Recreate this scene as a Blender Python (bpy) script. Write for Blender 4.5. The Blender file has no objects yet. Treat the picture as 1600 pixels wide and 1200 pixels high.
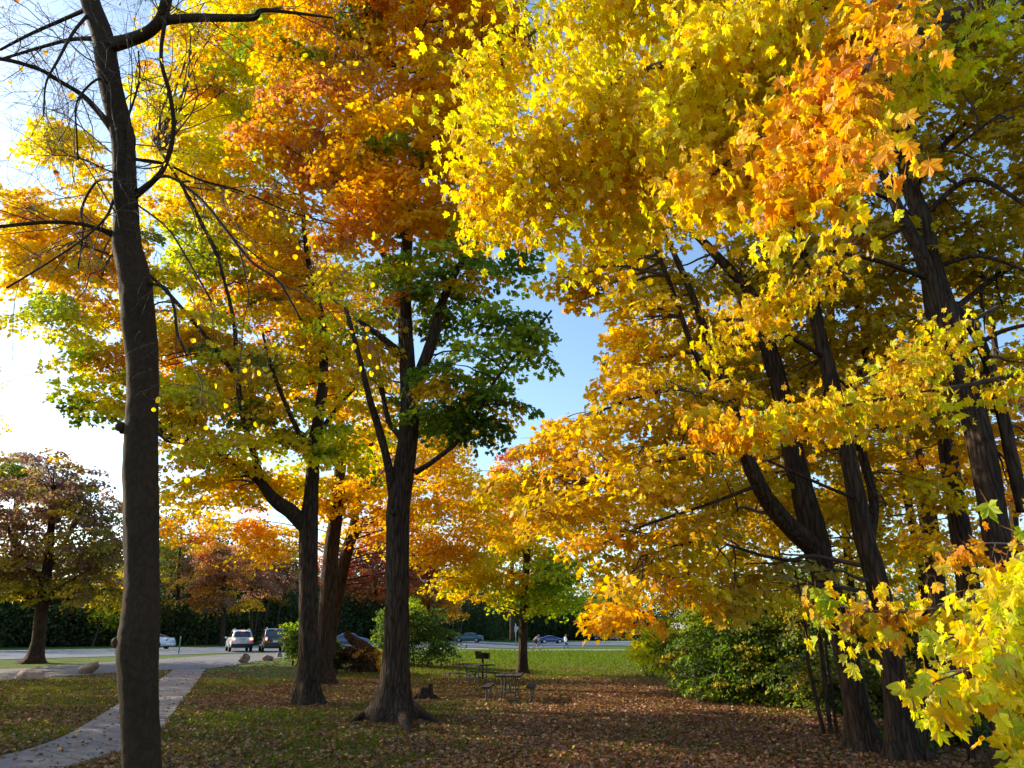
import bpy, math, random
import numpy as np
from math import radians as R, sin, cos, pi
from mathutils import Vector
rng = np.random.default_rng(7); random.seed(7)
S = bpy.context.scene; COL = S.collection
# ---------------------------------------------------------------- camera, sky, sun, exposure
F = 1150.0; PITCH = math.atan(387/1150); CH = 2.0
cd = bpy.data.cameras.new('camera'); cam = bpy.data.objects.new('camera', cd); COL.objects.link(cam)
cd.sensor_width = 36; cd.lens = 36*F/1600; cd.clip_start = .05; cd.clip_end = 5000
cam.location = (0, 0, CH); cam.rotation_euler = (pi/2+PITCH, 0, 0); S.camera = cam
SUN_AZ, SUN_EL = R(-68), R(25)
W = bpy.data.worlds.new('World'); S.world = W; W.use_nodes = True
wn = W.node_tree.nodes; wl = W.node_tree.links; wn.clear()
sky = wn.new('ShaderNodeTexSky'); sky.sky_type = 'NISHITA'; sky.sun_disc = False
sky.sun_elevation = SUN_EL; sky.sun_rotation = SUN_AZ; sky.dust_density = 1.1; sky.air_density = 1.0; sky.ozone_density = 1.2
bg = wn.new('ShaderNodeBackground'); bg.inputs[1].default_value = .15
wo = wn.new('ShaderNodeOutputWorld'); wb = wn.new('ShaderNodeMixRGB'); wb.blend_type = 'MULTIPLY'; wb.inputs[0].default_value = 1; wb.inputs[2].default_value = (.90, 1., 1.05, 1); wl.new(sky.outputs[0], wb.inputs[1]); wl.new(wb.outputs[0], bg.inputs[0]); wl.new(bg.outputs[0], wo.inputs[0])
sd = bpy.data.lights.new('sun', 'SUN'); sd.energy = 5.0; sd.angle = R(.5); sd.color = (1, .86, .66)
so = bpy.data.objects.new('sun', sd); COL.objects.link(so)
SD = Vector((sin(SUN_AZ)*cos(SUN_EL), cos(SUN_AZ)*cos(SUN_EL), sin(SUN_EL)))
so.rotation_euler = SD.to_track_quat('Z', 'Y').to_euler(); so.location = SD*60
S.view_settings.view_transform = 'Standard'; S.view_settings.look = 'None'
S.view_settings.exposure = .9; S.view_settings.gamma = 1
S.cycles.max_bounces = 7; S.cycles.diffuse_bounces = 4; S.cycles.transmission_bounces = 5; S.cycles.glossy_bounces = 2
S.cycles.transparent_max_bounces = 4; S.cycles.use_denoising = True
S.cycles.caustics_reflective = False; S.cycles.caustics_refractive = False; S.cycles.sample_clamp_indirect = 6
# ---------------------------------------------------------------- pixel of the photograph -> point in the place
fwd = np.array([0, cos(PITCH), sin(PITCH)]); upv = np.array([0, -sin(PITCH), cos(PITCH)])
def ray(u, v): return fwd + np.array([1., 0, 0])*((u-800)/F) + upv*((600-v)/F)
def P(u, v, Y):
    r = ray(u, v); return np.array([0, 0, CH]) + r*(Y/r[1])
def pxm(u, v, Y):                       # metres per photo pixel there
    return (Y/ray(u, v)[1])/F
def sst(a, b, x):
    t = np.clip((np.asarray(x, float)-a)/(b-a), 0, 1); return t*t*(3-2*t)
def G(x, y): return .4*sst(30, 50, y)*(1-sst(-8, 2, x)) - .0*y
def gnd(u, v):
    r = ray(u, v); z = 0.
    for _ in range(12):
        t = (z-CH)/r[2]; z = float(G(r[0]*t, r[1]*t))
    return np.array([r[0]*t, r[1]*t, z])
def project(p):
    d = p - np.array([0, 0, CH]); w = d@fwd
    return 800+F*d[:, 0]/w, 600-F*(d@upv)/w, w
# ---------------------------------------------------------------- materials
def new_mat(name):
    m = bpy.data.materials.new(name); m.use_nodes = True; n = m.node_tree.nodes; n.clear()
    return m, n, m.node_tree.links
def nd(n, t, **k):
    x = n.new(t)
    for a, b in k.items(): setattr(x, a, b)
    return x
def plain(name, c, rough=.6, metal=0., noise=.25, scale=6, bump=0., coat=0., emit=None, es=0, spec=.5):
    m, n, l = new_mat(name); b = n.new('ShaderNodeBsdfPrincipled'); o = n.new('ShaderNodeOutputMaterial')
    l.new(b.outputs[0], o.inputs[0]); b.inputs['Roughness'].default_value = rough; b.inputs['Metallic'].default_value = metal
    b.inputs['Coat Weight'].default_value = coat; b.inputs['Specular IOR Level'].default_value = spec
    tc = n.new('ShaderNodeTexCoord'); nz = n.new('ShaderNodeTexNoise'); nz.inputs['Scale'].default_value = scale; nz.inputs['Detail'].default_value = 5
    l.new(tc.outputs['Object'], nz.inputs[0]); cr = n.new('ShaderNodeValToRGB'); l.new(nz.outputs[0], cr.inputs[0])
    cr.color_ramp.elements[0].position = .3; cr.color_ramp.elements[1].position = .72
    cr.color_ramp.elements[0].color = tuple(x*(1-noise) for x in c)+(1,); cr.color_ramp.elements[1].color = tuple(min(1, x*(1+noise)) for x in c)+(1,)
    l.new(cr.outputs[0], b.inputs['Base Color'])
    if bump:
        bp = n.new('ShaderNodeBump'); bp.inputs[0].default_value = bump; bp.inputs['Distance'].default_value = .02
        l.new(nz.outputs[0], bp.inputs['Height']); l.new(bp.outputs[0], b.inputs['Normal'])
    if emit: b.inputs['Emission Color'].default_value = emit+(1,); b.inputs['Emission Strength'].default_value = es
    return m
def bark(name, c1, c2, sc=14, stretch=.16, bump=1., dist=.03):
    m, n, l = new_mat(name); b = n.new('ShaderNodeBsdfPrincipled'); o = n.new('ShaderNodeOutputMaterial')
    l.new(b.outputs[0], o.inputs[0]); b.inputs['Roughness'].default_value = .9; b.inputs['Specular IOR Level'].default_value = .15
    tc = n.new('ShaderNodeTexCoord'); mp = n.new('ShaderNodeMapping'); mp.inputs['Scale'].default_value = (1, 1, stretch)
    l.new(tc.outputs['Object'], mp.inputs[0])
    nz0 = n.new('ShaderNodeTexNoise'); nz0.inputs['Scale'].default_value = sc*.5; l.new(mp.outputs[0], nz0.inputs[0])
    mx = n.new('ShaderNodeMixRGB'); mx.inputs[0].default_value = .12; l.new(mp.outputs[0], mx.inputs[1]); l.new(nz0.outputs['Color'], mx.inputs[2])
    vo = n.new('ShaderNodeTexVoronoi'); vo.feature = 'DISTANCE_TO_EDGE'; vo.inputs['Scale'].default_value = sc; l.new(mx.outputs[0], vo.inputs[0])
    nz = n.new('ShaderNodeTexNoise'); nz.inputs['Scale'].default_value = sc*2.2; nz.inputs['Detail'].default_value = 8; l.new(mp.outputs[0], nz.inputs[0])
    big = n.new('ShaderNodeTexNoise'); big.inputs['Scale'].default_value = 1.7; big.inputs['Detail'].default_value = 3; l.new(tc.outputs['Object'], big.inputs[0])
    ad = n.new('ShaderNodeMath'); ad.operation = 'MULTIPLY_ADD'; ad.inputs[1].default_value = 2.2; l.new(vo.outputs[0], ad.inputs[0]); l.new(nz.outputs[0], ad.inputs[2])
    cr = n.new('ShaderNodeValToRGB'); l.new(ad.outputs[0], cr.inputs[0]); cr.color_ramp.elements[0].position = .35; cr.color_ramp.elements[1].position = 1.05
    cr.color_ramp.elements[0].color = c1+(1,); cr.color_ramp.elements[1].color = c2+(1,)
    m2 = n.new('ShaderNodeMixRGB'); m2.blend_type = 'MULTIPLY'; m2.inputs[0].default_value = .5
    c3 = n.new('ShaderNodeValToRGB'); l.new(big.outputs[0], c3.inputs[0]); c3.color_ramp.elements[0].position = .35; c3.color_ramp.elements[1].position = .65
    c3.color_ramp.elements[0].color = (.55, .6, .5, 1); c3.color_ramp.elements[1].color = (1, .95, .9, 1)
    l.new(cr.outputs[0], m2.inputs[1]); l.new(c3.outputs[0], m2.inputs[2]); l.new(m2.outputs[0], b.inputs['Base Color'])
    bp = n.new('ShaderNodeBump'); bp.inputs[0].default_value = bump; bp.inputs['Distance'].default_value = dist
    l.new(ad.outputs[0], bp.inputs['Height']); l.new(bp.outputs[0], b.inputs['Normal'])
    return m
def leaf_mat(name, trans=.55, gloss=.06):
    m, n, l = new_mat(name); o = n.new('ShaderNodeOutputMaterial'); at = n.new('ShaderNodeAttribute'); at.attribute_name = 'tint'
    d = n.new('ShaderNodeBsdfDiffuse'); t = n.new('ShaderNodeBsdfTranslucent'); g = n.new('ShaderNodeBsdfGlossy'); g.inputs['Roughness'].default_value = .45
    g.inputs[0].default_value = (.8, .8, .8, 1)
    mx = n.new('ShaderNodeMixShader'); mx.inputs[0].default_value = trans; m2 = n.new('ShaderNodeMixShader'); m2.inputs[0].default_value = gloss
    hs = n.new('ShaderNodeHueSaturation'); hs.inputs['Saturation'].default_value = 1.08; hs.inputs['Value'].default_value = 1.15
    l.new(at.outputs['Color'], hs.inputs['Color'])
    l.new(at.outputs['Color'], d.inputs[0]); l.new(hs.outputs[0], t.inputs[0])
    l.new(d.outputs[0], mx.inputs[1]); l.new(t.outputs[0], mx.inputs[2]); l.new(mx.outputs[0], m2.inputs[1]); l.new(g.outputs[0], m2.inputs[2])
    l.new(m2.outputs[0], o.inputs[0]); return m
M_LEAF = leaf_mat('leaf', .60, .018); M_DRY = leaf_mat('dry_leaf', .15, .03); M_BLADE = leaf_mat('grass_blade', .42, .008)
M_BARK = bark('maple_bark', (.016, .010, .008), (.080, .050, .034), 13, .13, 1., .03)
M_SMOOTH = bark('smooth_bark', (.030, .018, .011), (.050, .030, .018), 24, .6, .3, .003)
M_TWIG = plain('twig', (.060, .042, .034), .85, noise=.4, scale=9)
M_PALE = plain('pale_twig', (.32, .27, .22), .8, noise=.2)
# ---------------------------------------------------------------- mesh helpers
class MB:
    def __init__(s): s.v = []; s.f = []; s.m = []; s.c = []; s.n = 0
    def add(s, v, f, mi=0, c=None):
        v = np.asarray(v, float).reshape(-1, 3); k = len(v)
        s.v.append(v)
        if isinstance(f, np.ndarray): s.f.append((f+s.n, mi))
        else:
            by = {}
            for q in f: by.setdefault(len(q), []).append(q)
            for q in by.values(): s.f.append((np.array(q)+s.n, mi))
        if c is None: c = (1, 1, 1)
        c = np.asarray(c, float)
        s.c.append(np.broadcast_to(c, (k, 3)) if c.ndim == 1 else c); s.n += k
        return s
    def box(s, c, d, rz=0, mi=0, taper=1., bev=0.):
        c = np.array(c, float); x, y, z = [a/2 for a in d]; b = min(bev, x*.45, y*.45, z*.45)
        if b > 0:
            v = []
            for zz, k in ((-z, b), (-z+b, 0), (z-b, 0), (z, b)):
                t = taper if zz > 0 else 1
                X, Y = (x-k)*t, (y-k)*t; q = b if k == 0 else 0
                v += [(-X+q, -Y, zz), (X-q, -Y, zz), (X, -Y+q, zz), (X, Y-q, zz), (X-q, Y, zz), (-X+q, Y, zz), (-X, Y-q, zz), (-X, -Y+q, zz)]
            f = [[i*8+j, i*8+(j+1) % 8, i*8+8+(j+1) % 8, i*8+8+j] for i in range(3) for j in range(8)] + [list(range(7, -1, -1)), list(range(24, 32))]
        else:
            v = [(-x, -y, -z), (x, -y, -z), (x, y, -z), (-x, y, -z)] + [(a*taper, e*taper, z) for a, e in ((-x, -y), (x, -y), (x, y), (-x, y))]
            f = [[3, 2, 1, 0], [4, 5, 6, 7], [0, 1, 5, 4], [1, 2, 6, 5], [2, 3, 7, 6], [3, 0, 4, 7]]
        v = np.array(v); cr, sr = cos(rz), sin(rz)
        v = np.stack([v[:, 0]*cr-v[:, 1]*sr, v[:, 0]*sr+v[:, 1]*cr, v[:, 2]], 1)+c
        return s.add(v, f, mi)
    def tube(s, pts, rad, seg=8, mi=0, cap=True, wob=0., lob=None, c=None):
        pts = np.asarray(pts, float); n = len(pts); rad = np.broadcast_to(np.asarray(rad, float), (n,))
        t = np.gradient(pts, axis=0); t /= np.linalg.norm(t, axis=1)[:, None]+1e-9
        ref = np.array([0, 1., .05]) if abs(t[:, 1]).mean() < .8 else np.array([1., 0, 0])
        a = np.cross(t, ref); a /= np.linalg.norm(a, axis=1)[:, None]+1e-9; b = np.cross(t, a)
        th = np.linspace(0, 2*pi, seg, endpoint=False)
        rr = rad[:, None]*np.ones((1, seg))
        if wob: rr = rr*(1+wob*_wob(n, seg))
        if lob is not None: rr = rr*lob(th[None, :], np.arange(n)[:, None])
        v = pts[:, None]+a[:, None]*(cos_(th)*rr)[..., None]+b[:, None]*(sin_(th)*rr)[..., None]
        i, j = np.meshgrid(np.arange(n-1), np.arange(seg), indexing='ij'); j2 = (j+1) % seg
        f = np.stack([i*seg+j, i*seg+j2, (i+1)*seg+j2, (i+1)*seg+j], -1).reshape(-1, 4)
        s.add(v.reshape(-1, 3), f, mi, c)
        if cap:
            s.f.append((np.array([[s.n-n*seg+k for k in range(seg-1, -1, -1)]]), mi)); s.f.append((np.array([[s.n-seg+k for k in range(seg)]]), mi))
        return s
    def lathe(s, prof, c, axis='z', seg=20, mi=0):
        th = np.linspace(0, 2*pi, seg, endpoint=False); r = np.array([p[0] for p in prof]); h = np.array([p[1] for p in prof])
        x = r[:, None]*np.cos(th); y = r[:, None]*np.sin(th); z = h[:, None]+0*x
        v = {'z': (x, y, z), 'y': (x, z, y), 'x': (z, x, y)}[axis]; v = np.stack(v, -1).reshape(-1, 3)+np.array(c)
        n = len(prof); f = [[i*seg+j, i*seg+(j+1) % seg, (i+1)*seg+(j+1) % seg, (i+1)*seg+j] for i in range(n-1) for j in range(seg)]
        f += [list(range(seg-1, -1, -1)), [(n-1)*seg+k for k in range(seg)]]
        return s.add(v, f, mi)
    def build(s, name, mats, parent=None, smooth=True, tint=False, loc=None):
        me = bpy.data.meshes.new(name); V = np.concatenate(s.v)
        if loc is not None: V = V-np.array(loc)
        me.vertices.add(len(V)); me.vertices.foreach_set('co', V.astype(np.float32).ravel())
        li = np.concatenate([f.ravel() for f, _ in s.f]).astype(np.int32)
        tot = np.concatenate([np.full(len(f), f.shape[1]) for f, _ in s.f]).astype(np.int32)
        mi = np.concatenate([np.full(len(f), m) for f, m in s.f]).astype(np.int32)
        me.loops.add(len(li)); me.loops.foreach_set('vertex_index', li)
        me.polygons.add(len(tot)); st = np.concatenate([[0], np.cumsum(tot)[:-1]]).astype(np.int32)
        me.polygons.foreach_set('loop_start', st); me.polygons.foreach_set('loop_total', tot)
        me.polygons.foreach_set('material_index', mi); me.polygons.foreach_set('use_smooth', np.full(len(tot), bool(smooth)))
        if tint:
            a = me.attributes.new('tint', 'FLOAT_COLOR', 'POINT'); c = np.concatenate(s.c)
            a.data.foreach_set('color', np.concatenate([c, np.ones((len(c), 1))], 1).astype(np.float32).ravel())
        for m in (mats if isinstance(mats, (list, tuple)) else [mats]): me.materials.append(m)
        me.update(calc_edges=True); me.validate()
        o = bpy.data.objects.new(name, me); COL.objects.link(o)
        if loc is not None and parent is None: o.location = tuple(loc)
        if parent is not None: o.parent = parent
        return o
def cos_(th): return np.cos(th)[None, :]
def sin_(th): return np.sin(th)[None, :]
def _wob(n, seg):
    w = rng.normal(size=(n, seg)); w = (w+np.roll(w, 1, 1)+np.roll(w, -1, 1))/2
    k = np.array([.25, .5, .25]); return np.apply_along_axis(lambda a: np.convolve(np.pad(a, 1, 'edge'), k, 'valid'), 0, w)
def tag(o, label=None, cat=None, group=None, kind=None):
    for k, v in (('label', label), ('category', cat), ('group', group), ('kind', kind)):
        if v: o[k] = v
    return o
def thing(name, label, cat, loc=(0, 0, 0), rz=0, group=None):
    o = bpy.data.objects.new(name, None); COL.objects.link(o); o.location = tuple(float(a) for a in loc); o.rotation_euler = (0, 0, rz)
    o.empty_display_size = .2; return tag(o, label, cat, group)
def copy_tree(o, parent=None):
    c = o.copy(); COL.objects.link(c); c.parent = parent
    for ch in [x for x in bpy.data.objects if x.parent == o]: copy_tree(ch, c)
    return c
def smooth_path(pts, n=None, extra=None):
    """Catmull-Rom through points (rows of any width)."""
    p = np.asarray(pts, float); k = len(p)
    if k < 3:
        t = np.linspace(0, 1, n or 5)[:, None]; return p[0]*(1-t)+p[-1]*t
    q = np.vstack([2*p[0]-p[1], p, 2*p[-1]-p[-2]]); n = n or k*5; out = []
    for s in np.linspace(0, k-1-1e-6, n):
        i = int(s); t = s-i; a, b, c, d = q[i:i+4]
        out.append(.5*((2*b)+(-a+c)*t+(2*a-5*b+4*c-d)*t*t+(-a+3*b-3*c+d)*t**3))
    return np.array(out)
# ---------------------------------------------------------------- leaves
def star(lst):
    a = [(x, r) for x, r in lst]; full = a+[(180-x, r) for x, r in reversed(a) if x not in (90, -90)]
    if a[-1][0] == -90: full = a+[(180-x, r) for x, r in reversed(a[1:-1])]
    th = np.radians([x for x, _ in full]); r = np.array([r for _, r in full])
    v = np.stack([r*np.cos(th), r*np.sin(th)], 1); n = len(v)
    v = np.vstack([[0, 0], v]); z = .28*np.abs(v[:, 0])-.35*v[:, 1]**2
    v = np.column_stack([v[:, 0], v[:, 1]+.2, z])
    f = np.array([[0, 1+(i+1) % n, 1+i] for i in range(n)])
    return v, f
T_NEAR = star([(90, .62), (82, .47), (75, .46), (68, .34), (60, .46), (47, .60), (39, .48), (31, .47), (23, .33), (9, .41), (-3, .48), (-18, .37), (-45, .30), (-75, .26), (-90, .17)])
T_NEAR = (np.vstack([T_NEAR[0], [[-.012, .05, 0], [.012, .05, 0], [.02, -.62, .10]]]), np.vstack([T_NEAR[1], [[len(T_NEAR[0]), len(T_NEAR[0])+2, len(T_NEAR[0])+1]]]))
T_MID = star([(90, .62), (68, .38), (46, .58), (22, .34), (-3, .47), (-50, .32), (-90, .2)])
T_FAR = star([(90, .62), (38, .50), (-15, .42), (-90, .2)])
T_ROUND = star([(90, .5), (60, .46), (25, .44), (-15, .42), (-55, .38), (-90, .34)])
T_BLADE = star([(90, .62), (50, .2), (-30, .16), (-90, .3)])
def norm(a): return a/(np.linalg.norm(a, axis=-1, keepdims=True)+1e-9)
def put_leaves(mb, pos, nrm, tip, size, col, T, mi=0):
    nrm = norm(nrm); tip = norm(tip-nrm*np.sum(tip*nrm, 1, keepdims=True)); sx = np.cross(tip, nrm)
    tv, tf = T; k = len(pos); m = len(tv); sz = size[:, None, None]
    curl = rng.uniform(-.6, 1.9, (k, 1, 1)); wid = rng.uniform(.75, 1.08, (k, 1, 1))
    v = pos[:, None]+(tv[None, :, 0:1]*wid*sx[:, None]+tv[None, :, 1:2]*tip[:, None]+tv[None, :, 2:3]*curl*nrm[:, None])*sz
    f = (tf[None]+(np.arange(k)*m)[:, None, None]).reshape(-1, 3); cc = np.repeat(col, m, 0)
    if m > 26:      # near leaves: buckled blades, rusty tips and spots, greener along the veins
        v = v+nrm[:, None]*rng.normal(0, .035, (k, m, 1))*sz+tip[:, None]*rng.normal(0, .012, (k, m, 1))*sz
        edge = np.ones((1, m, 1)); edge[0, 0] = 0; am = (rng.random((k, 1, 1))**6)*rng.random((k, m, 1))*edge*.9
        c3 = cc.reshape(k, m, 3); c3 = c3*(1-am)+np.array([.55, .22, .05])*am; c3[:, 0] *= np.array([.85, .94, .9]); c3[:, -3:] = (.35, .16, .05); cc = c3.reshape(-1, 3)
    mb.add(v.reshape(-1, 3), f, mi, cc)
PAL = {
 'yellow': [(.90, .66, .015), (.90, .57, .015), (.86, .68, .02), (.84, .48, .015)],
 'lemon': [(.93, .82, .015), (.93, .76, .01), (.82, .80, .02), (.92, .66, .01)],
 'amber': [(.84, .46, .015), (.86, .54, .015), (.76, .36, .015), (.80, .58, .02)],
 'gold': [(.66, .43, .015), (.58, .35, .015), (.64, .48, .02), (.46, .36, .02)],  # set darker, putting the shade of the right hand wood into its leaf colour
 'orange': [(.85, .36, .015), (.85, .45, .015), (.78, .28, .02), (.82, .50, .02)],
 'rust': [(.62, .26, .09), (.70, .36, .06), (.54, .20, .08), (.74, .44, .05)],
 'red': [(.55, .11, .07), (.60, .16, .10), (.45, .09, .06), (.62, .24, .10)],
 'lime': [(.54, .62, .04), (.66, .70, .04), (.40, .52, .04), (.78, .72, .05)],
 'vine': [(.12, .05, .035), (.16, .075, .04), (.07, .05, .03), (.09, .10, .03)],
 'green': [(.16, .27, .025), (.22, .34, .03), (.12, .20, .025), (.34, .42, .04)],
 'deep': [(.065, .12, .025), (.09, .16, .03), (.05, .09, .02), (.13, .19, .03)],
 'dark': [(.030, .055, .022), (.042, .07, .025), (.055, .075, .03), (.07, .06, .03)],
 'plum': [(.27, .15, .13), (.32, .19, .12), (.24, .15, .15), (.38, .28, .10)],
 'olive': [(.36, .30, .05), (.44, .36, .05), (.28, .25, .06), (.52, .40, .05)],
 'brown': [(.40, .15, .06), (.46, .20, .08), (.28, .10, .05), (.52, .31, .17)],
 'mauve': [(.30, .17, .12), (.36, .20, .12), (.26, .15, .13), (.42, .25, .10)],
}
def pick(names, n):
    """n base colours from weighted palette names, e.g. 'yellow3 green1'."""
    opts = []; w = []
    for s in names.split():
        k = s.rstrip('0123456789'); q = float(s[len(k):] or 1)
        for c in PAL[k]: opts.append(c); w.append(q)
    w = np.array(w)/sum(w); return np.array(opts)[rng.choice(len(opts), n, p=w)]
SUNV = np.array(SD)
def spray_leaves(mb, cs, pal, R0, nleaf, lsize, T, centre, tilt=.75, thick=.06, droop=.32, mi=0, hang=0.):
    k = len(cs); per = max(3, int(nleaf)); base = pick(pal, k)
    out = cs-centre; out[:, 2] *= .3; out = norm(out)
    up = norm(np.array([0, 0, 1.])+out*.35+rng.normal(0, .2, (k, 3)))
    a = norm(np.cross(up, rng.normal(size=(k, 3)))); b = np.cross(up, a)
    r = R0*np.sqrt(rng.random((k, per)))*rng.uniform(.75, 1.2, (k, 1)); th = rng.random((k, per))*2*pi
    el = rng.uniform(.55, 1., (k, 1))
    rad = a[:, None]*(np.cos(th)*r)[..., None]+b[:, None]*(np.sin(th)*r*el)[..., None]
    pos = cs[:, None]+rad+up[:, None]*rng.normal(0, thick*R0*1.6, (k, per))[..., None]
    pos[..., 2] -= droop*r*r/R0
    n = np.tile(up[:, None]*(1-hang), (1, per, 1))+norm(rad)*(.45+hang)+rng.normal(0, tilt*.8, (k, per, 3)); tip = norm(rad)*(1-.5*hang)+rng.normal(0, .4, (k, per, 3)); tip[..., 2] -= .65+hang
    second = pick(pal, k*per).reshape(k, per, 3); mixk = rng.random((k, per, 1))**1.6*.8
    col = base[:, None]*(1-mixk)+second*mixk; col = col*rng.uniform(.8, 1.15, (k, per, 1))
    sz = lsize*rng.uniform(.65, 1.25, (k, per))
    put_leaves(mb, pos.reshape(-1, 3), n.reshape(-1, 3), tip.reshape(-1, 3), sz.ravel(), np.clip(col.reshape(-1, 3), .005, .93), T, mi)
def twig(a, b, sag=.12, n=6, w=.05):
    L = np.linalg.norm(b-a); t = np.linspace(0, 1, n)[:, None]
    p = a*(1-t)+b*t; p[:, 2] += (np.sin(t[:, 0]*pi)*sag*L)
    p[1:-1] += rng.normal(0, w*L/ n**.5*.6, (n-2, 3)); return p
def in_ellipsoid(n, shell=.45):
    d = norm(rng.normal(size=(n, 3))); r = rng.random((n, 1))**shell; return d*r
class Tree:
    """collects a tree: limbs through photo points at a depth, leafy lobes; leaf mesh with its twigs is the crown."""
    def __init__(s, name, label, cat, base, group=None, barkm=None):
        s.base = np.array(base, float); s.o = thing(name, label, cat, base, 0, group); s.sk = []; s.barkm = barkm or M_BARK
        s.mb = MB(); s.lsz = .13
    def limb(s, pts, part='limb', seg=14, wob=.05, flare=False, Y=None, n=None, knots=()):
        """pts: (u, v, depth, width_px) rows."""
        q = np.array([[*P(a[0], a[1], a[2]), a[3]*pxm(a[0], a[1], a[2])/2] for a in pts]); q = smooth_path(q, n or max(12, len(pts)*6))
        r = np.maximum(q[:, 3], .006); mb = MB()
        lob = None
        if flare:
            z = q[:, 2]-s.base[2]; ph = rng.random(3)*6
            k = np.exp(-np.maximum(z, 0)/.38)
            def lob(th, i, k=k): return 1+k[i]*(.55+.38*np.sin(5*th+ph[0])+.25*np.sin(3*th+ph[1]))
        if seg >= 24:
            ph2 = rng.random(8)*6; nn = len(q)
            old = lob
            def lob(th, i, old=old):
                rid = 1+.018*np.sin(11*th+ph2[0]+i*.11)+.016*np.sin(17*th+ph2[1]-i*.13)+.012*np.sin(7*th+i*.3+ph2[2])
                return rid*(old(th, i) if old else 1)
        mb.tube(q[:, :3], r, seg, wob=wob, lob=lob)
        for (u, v, Y_, rr) in knots:
            c = P(u, v, Y_); mb.tube([c+np.array([0, .02, -rr*.7]), c, c+np.array([-rr*.8, -.01, rr*.3]), c+np.array([-rr*.9, -.01, rr*.5])], [rr*.7, rr, rr*.75, rr*.35], 10, wob=.1)
        mb.build(part, s.barkm, s.o, loc=s.base); s.sk.append(np.column_stack([q[:, :3], r])); return q
    def lobes(s, L, pal0='gold', R0=.75, nleaf=70, layers=5, lsize=None, T=None, twigs=True, rad=.05, sub=None, tilt=.75, droop=.25):
        """L: (u, v, depth, ru_px, rv_px, rdepth_m, palette[, density])"""
        lsize = lsize or s.lsz; T = T or T_MID
        for l in L:
            u, v, Y, ru, rv, rd, pal = l[:7]; dens = l[7] if len(l) > 7 else 1.
            c = P(u, v, Y); k = pxm(u, v, Y); ax = np.array([ru*k, rd, rv*k])
            n = max(4, int(dens*layers*DL*ax[0]*ax[2]/(R0*R0)))
            cs = c+in_ellipsoid(n)*ax; pal2 = L[rng.integers(len(L))][6]; ns = int(n*.2)
            cs[:, 2] = np.maximum(cs[:, 2], s.base[2]+.25)
            for cc_, pp_ in ((cs[ns:], pal), (cs[:ns], pal2)):
                if len(cc_): spray_leaves(s.mb, cc_, pp_, R0, nleaf*DN, lsize, T, c-np.array([0, 0, ax[2]]), tilt=tilt, droop=droop)
            if not twigs: continue
            sk = np.concatenate(s.sk) if s.sk else np.array([[*s.base, .1]])
            w = np.linalg.norm(sk[:, :3]-c, axis=1)+.5*np.maximum(0, sk[:, 2]-c[2]); a = sk[w.argmin()]
            loc = []
            for _ in range(sub or max(4, int(n/7))):
                e = c+in_ellipsoid(1)[0]*ax*.95; j = sk[np.argsort(np.linalg.norm(sk[:, :3]-e, axis=1)+.6*np.maximum(0, sk[:, 2]-e[2]))[rng.integers(0, 3)]]
                st = j[:3]; r0 = min(rad*rng.uniform(.5, 1), j[3]*.8); q = smooth_path(twig(st, e, .06, 6, .09), 14)
                rr = np.linspace(r0, .008, 14); s.mb.tube(q, rr, 6, mi=1, cap=False); loc.append(np.column_stack([q, rr])[3:])
            lk = np.concatenate(loc)
            for e in cs:
                j = lk[np.linalg.norm(lk[:, :3]-e, axis=1).argmin()]
                s.mb.tube(twig(j[:3], e, .04, 5, .08), np.linspace(min(.015, j[3]), .005, 5), 4, mi=1, cap=False)
                for _ in range(2):
                    d = rng.normal(size=3)*R0*.55; d[2] = d[2]*.3-.05; s.mb.tube([e, e+d*.5+[0, 0, .02], e+d], [.005, .004, .003], 3, mi=1, cap=False)
    def done(s, part='crown'):
        if s.mb.n: s.mb.build(part, [M_LEAF, M_TWIG], s.o, smooth=False, tint=True, loc=s.base)
        return s.o
def tree_base(u, v): return gnd(u, v)

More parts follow.
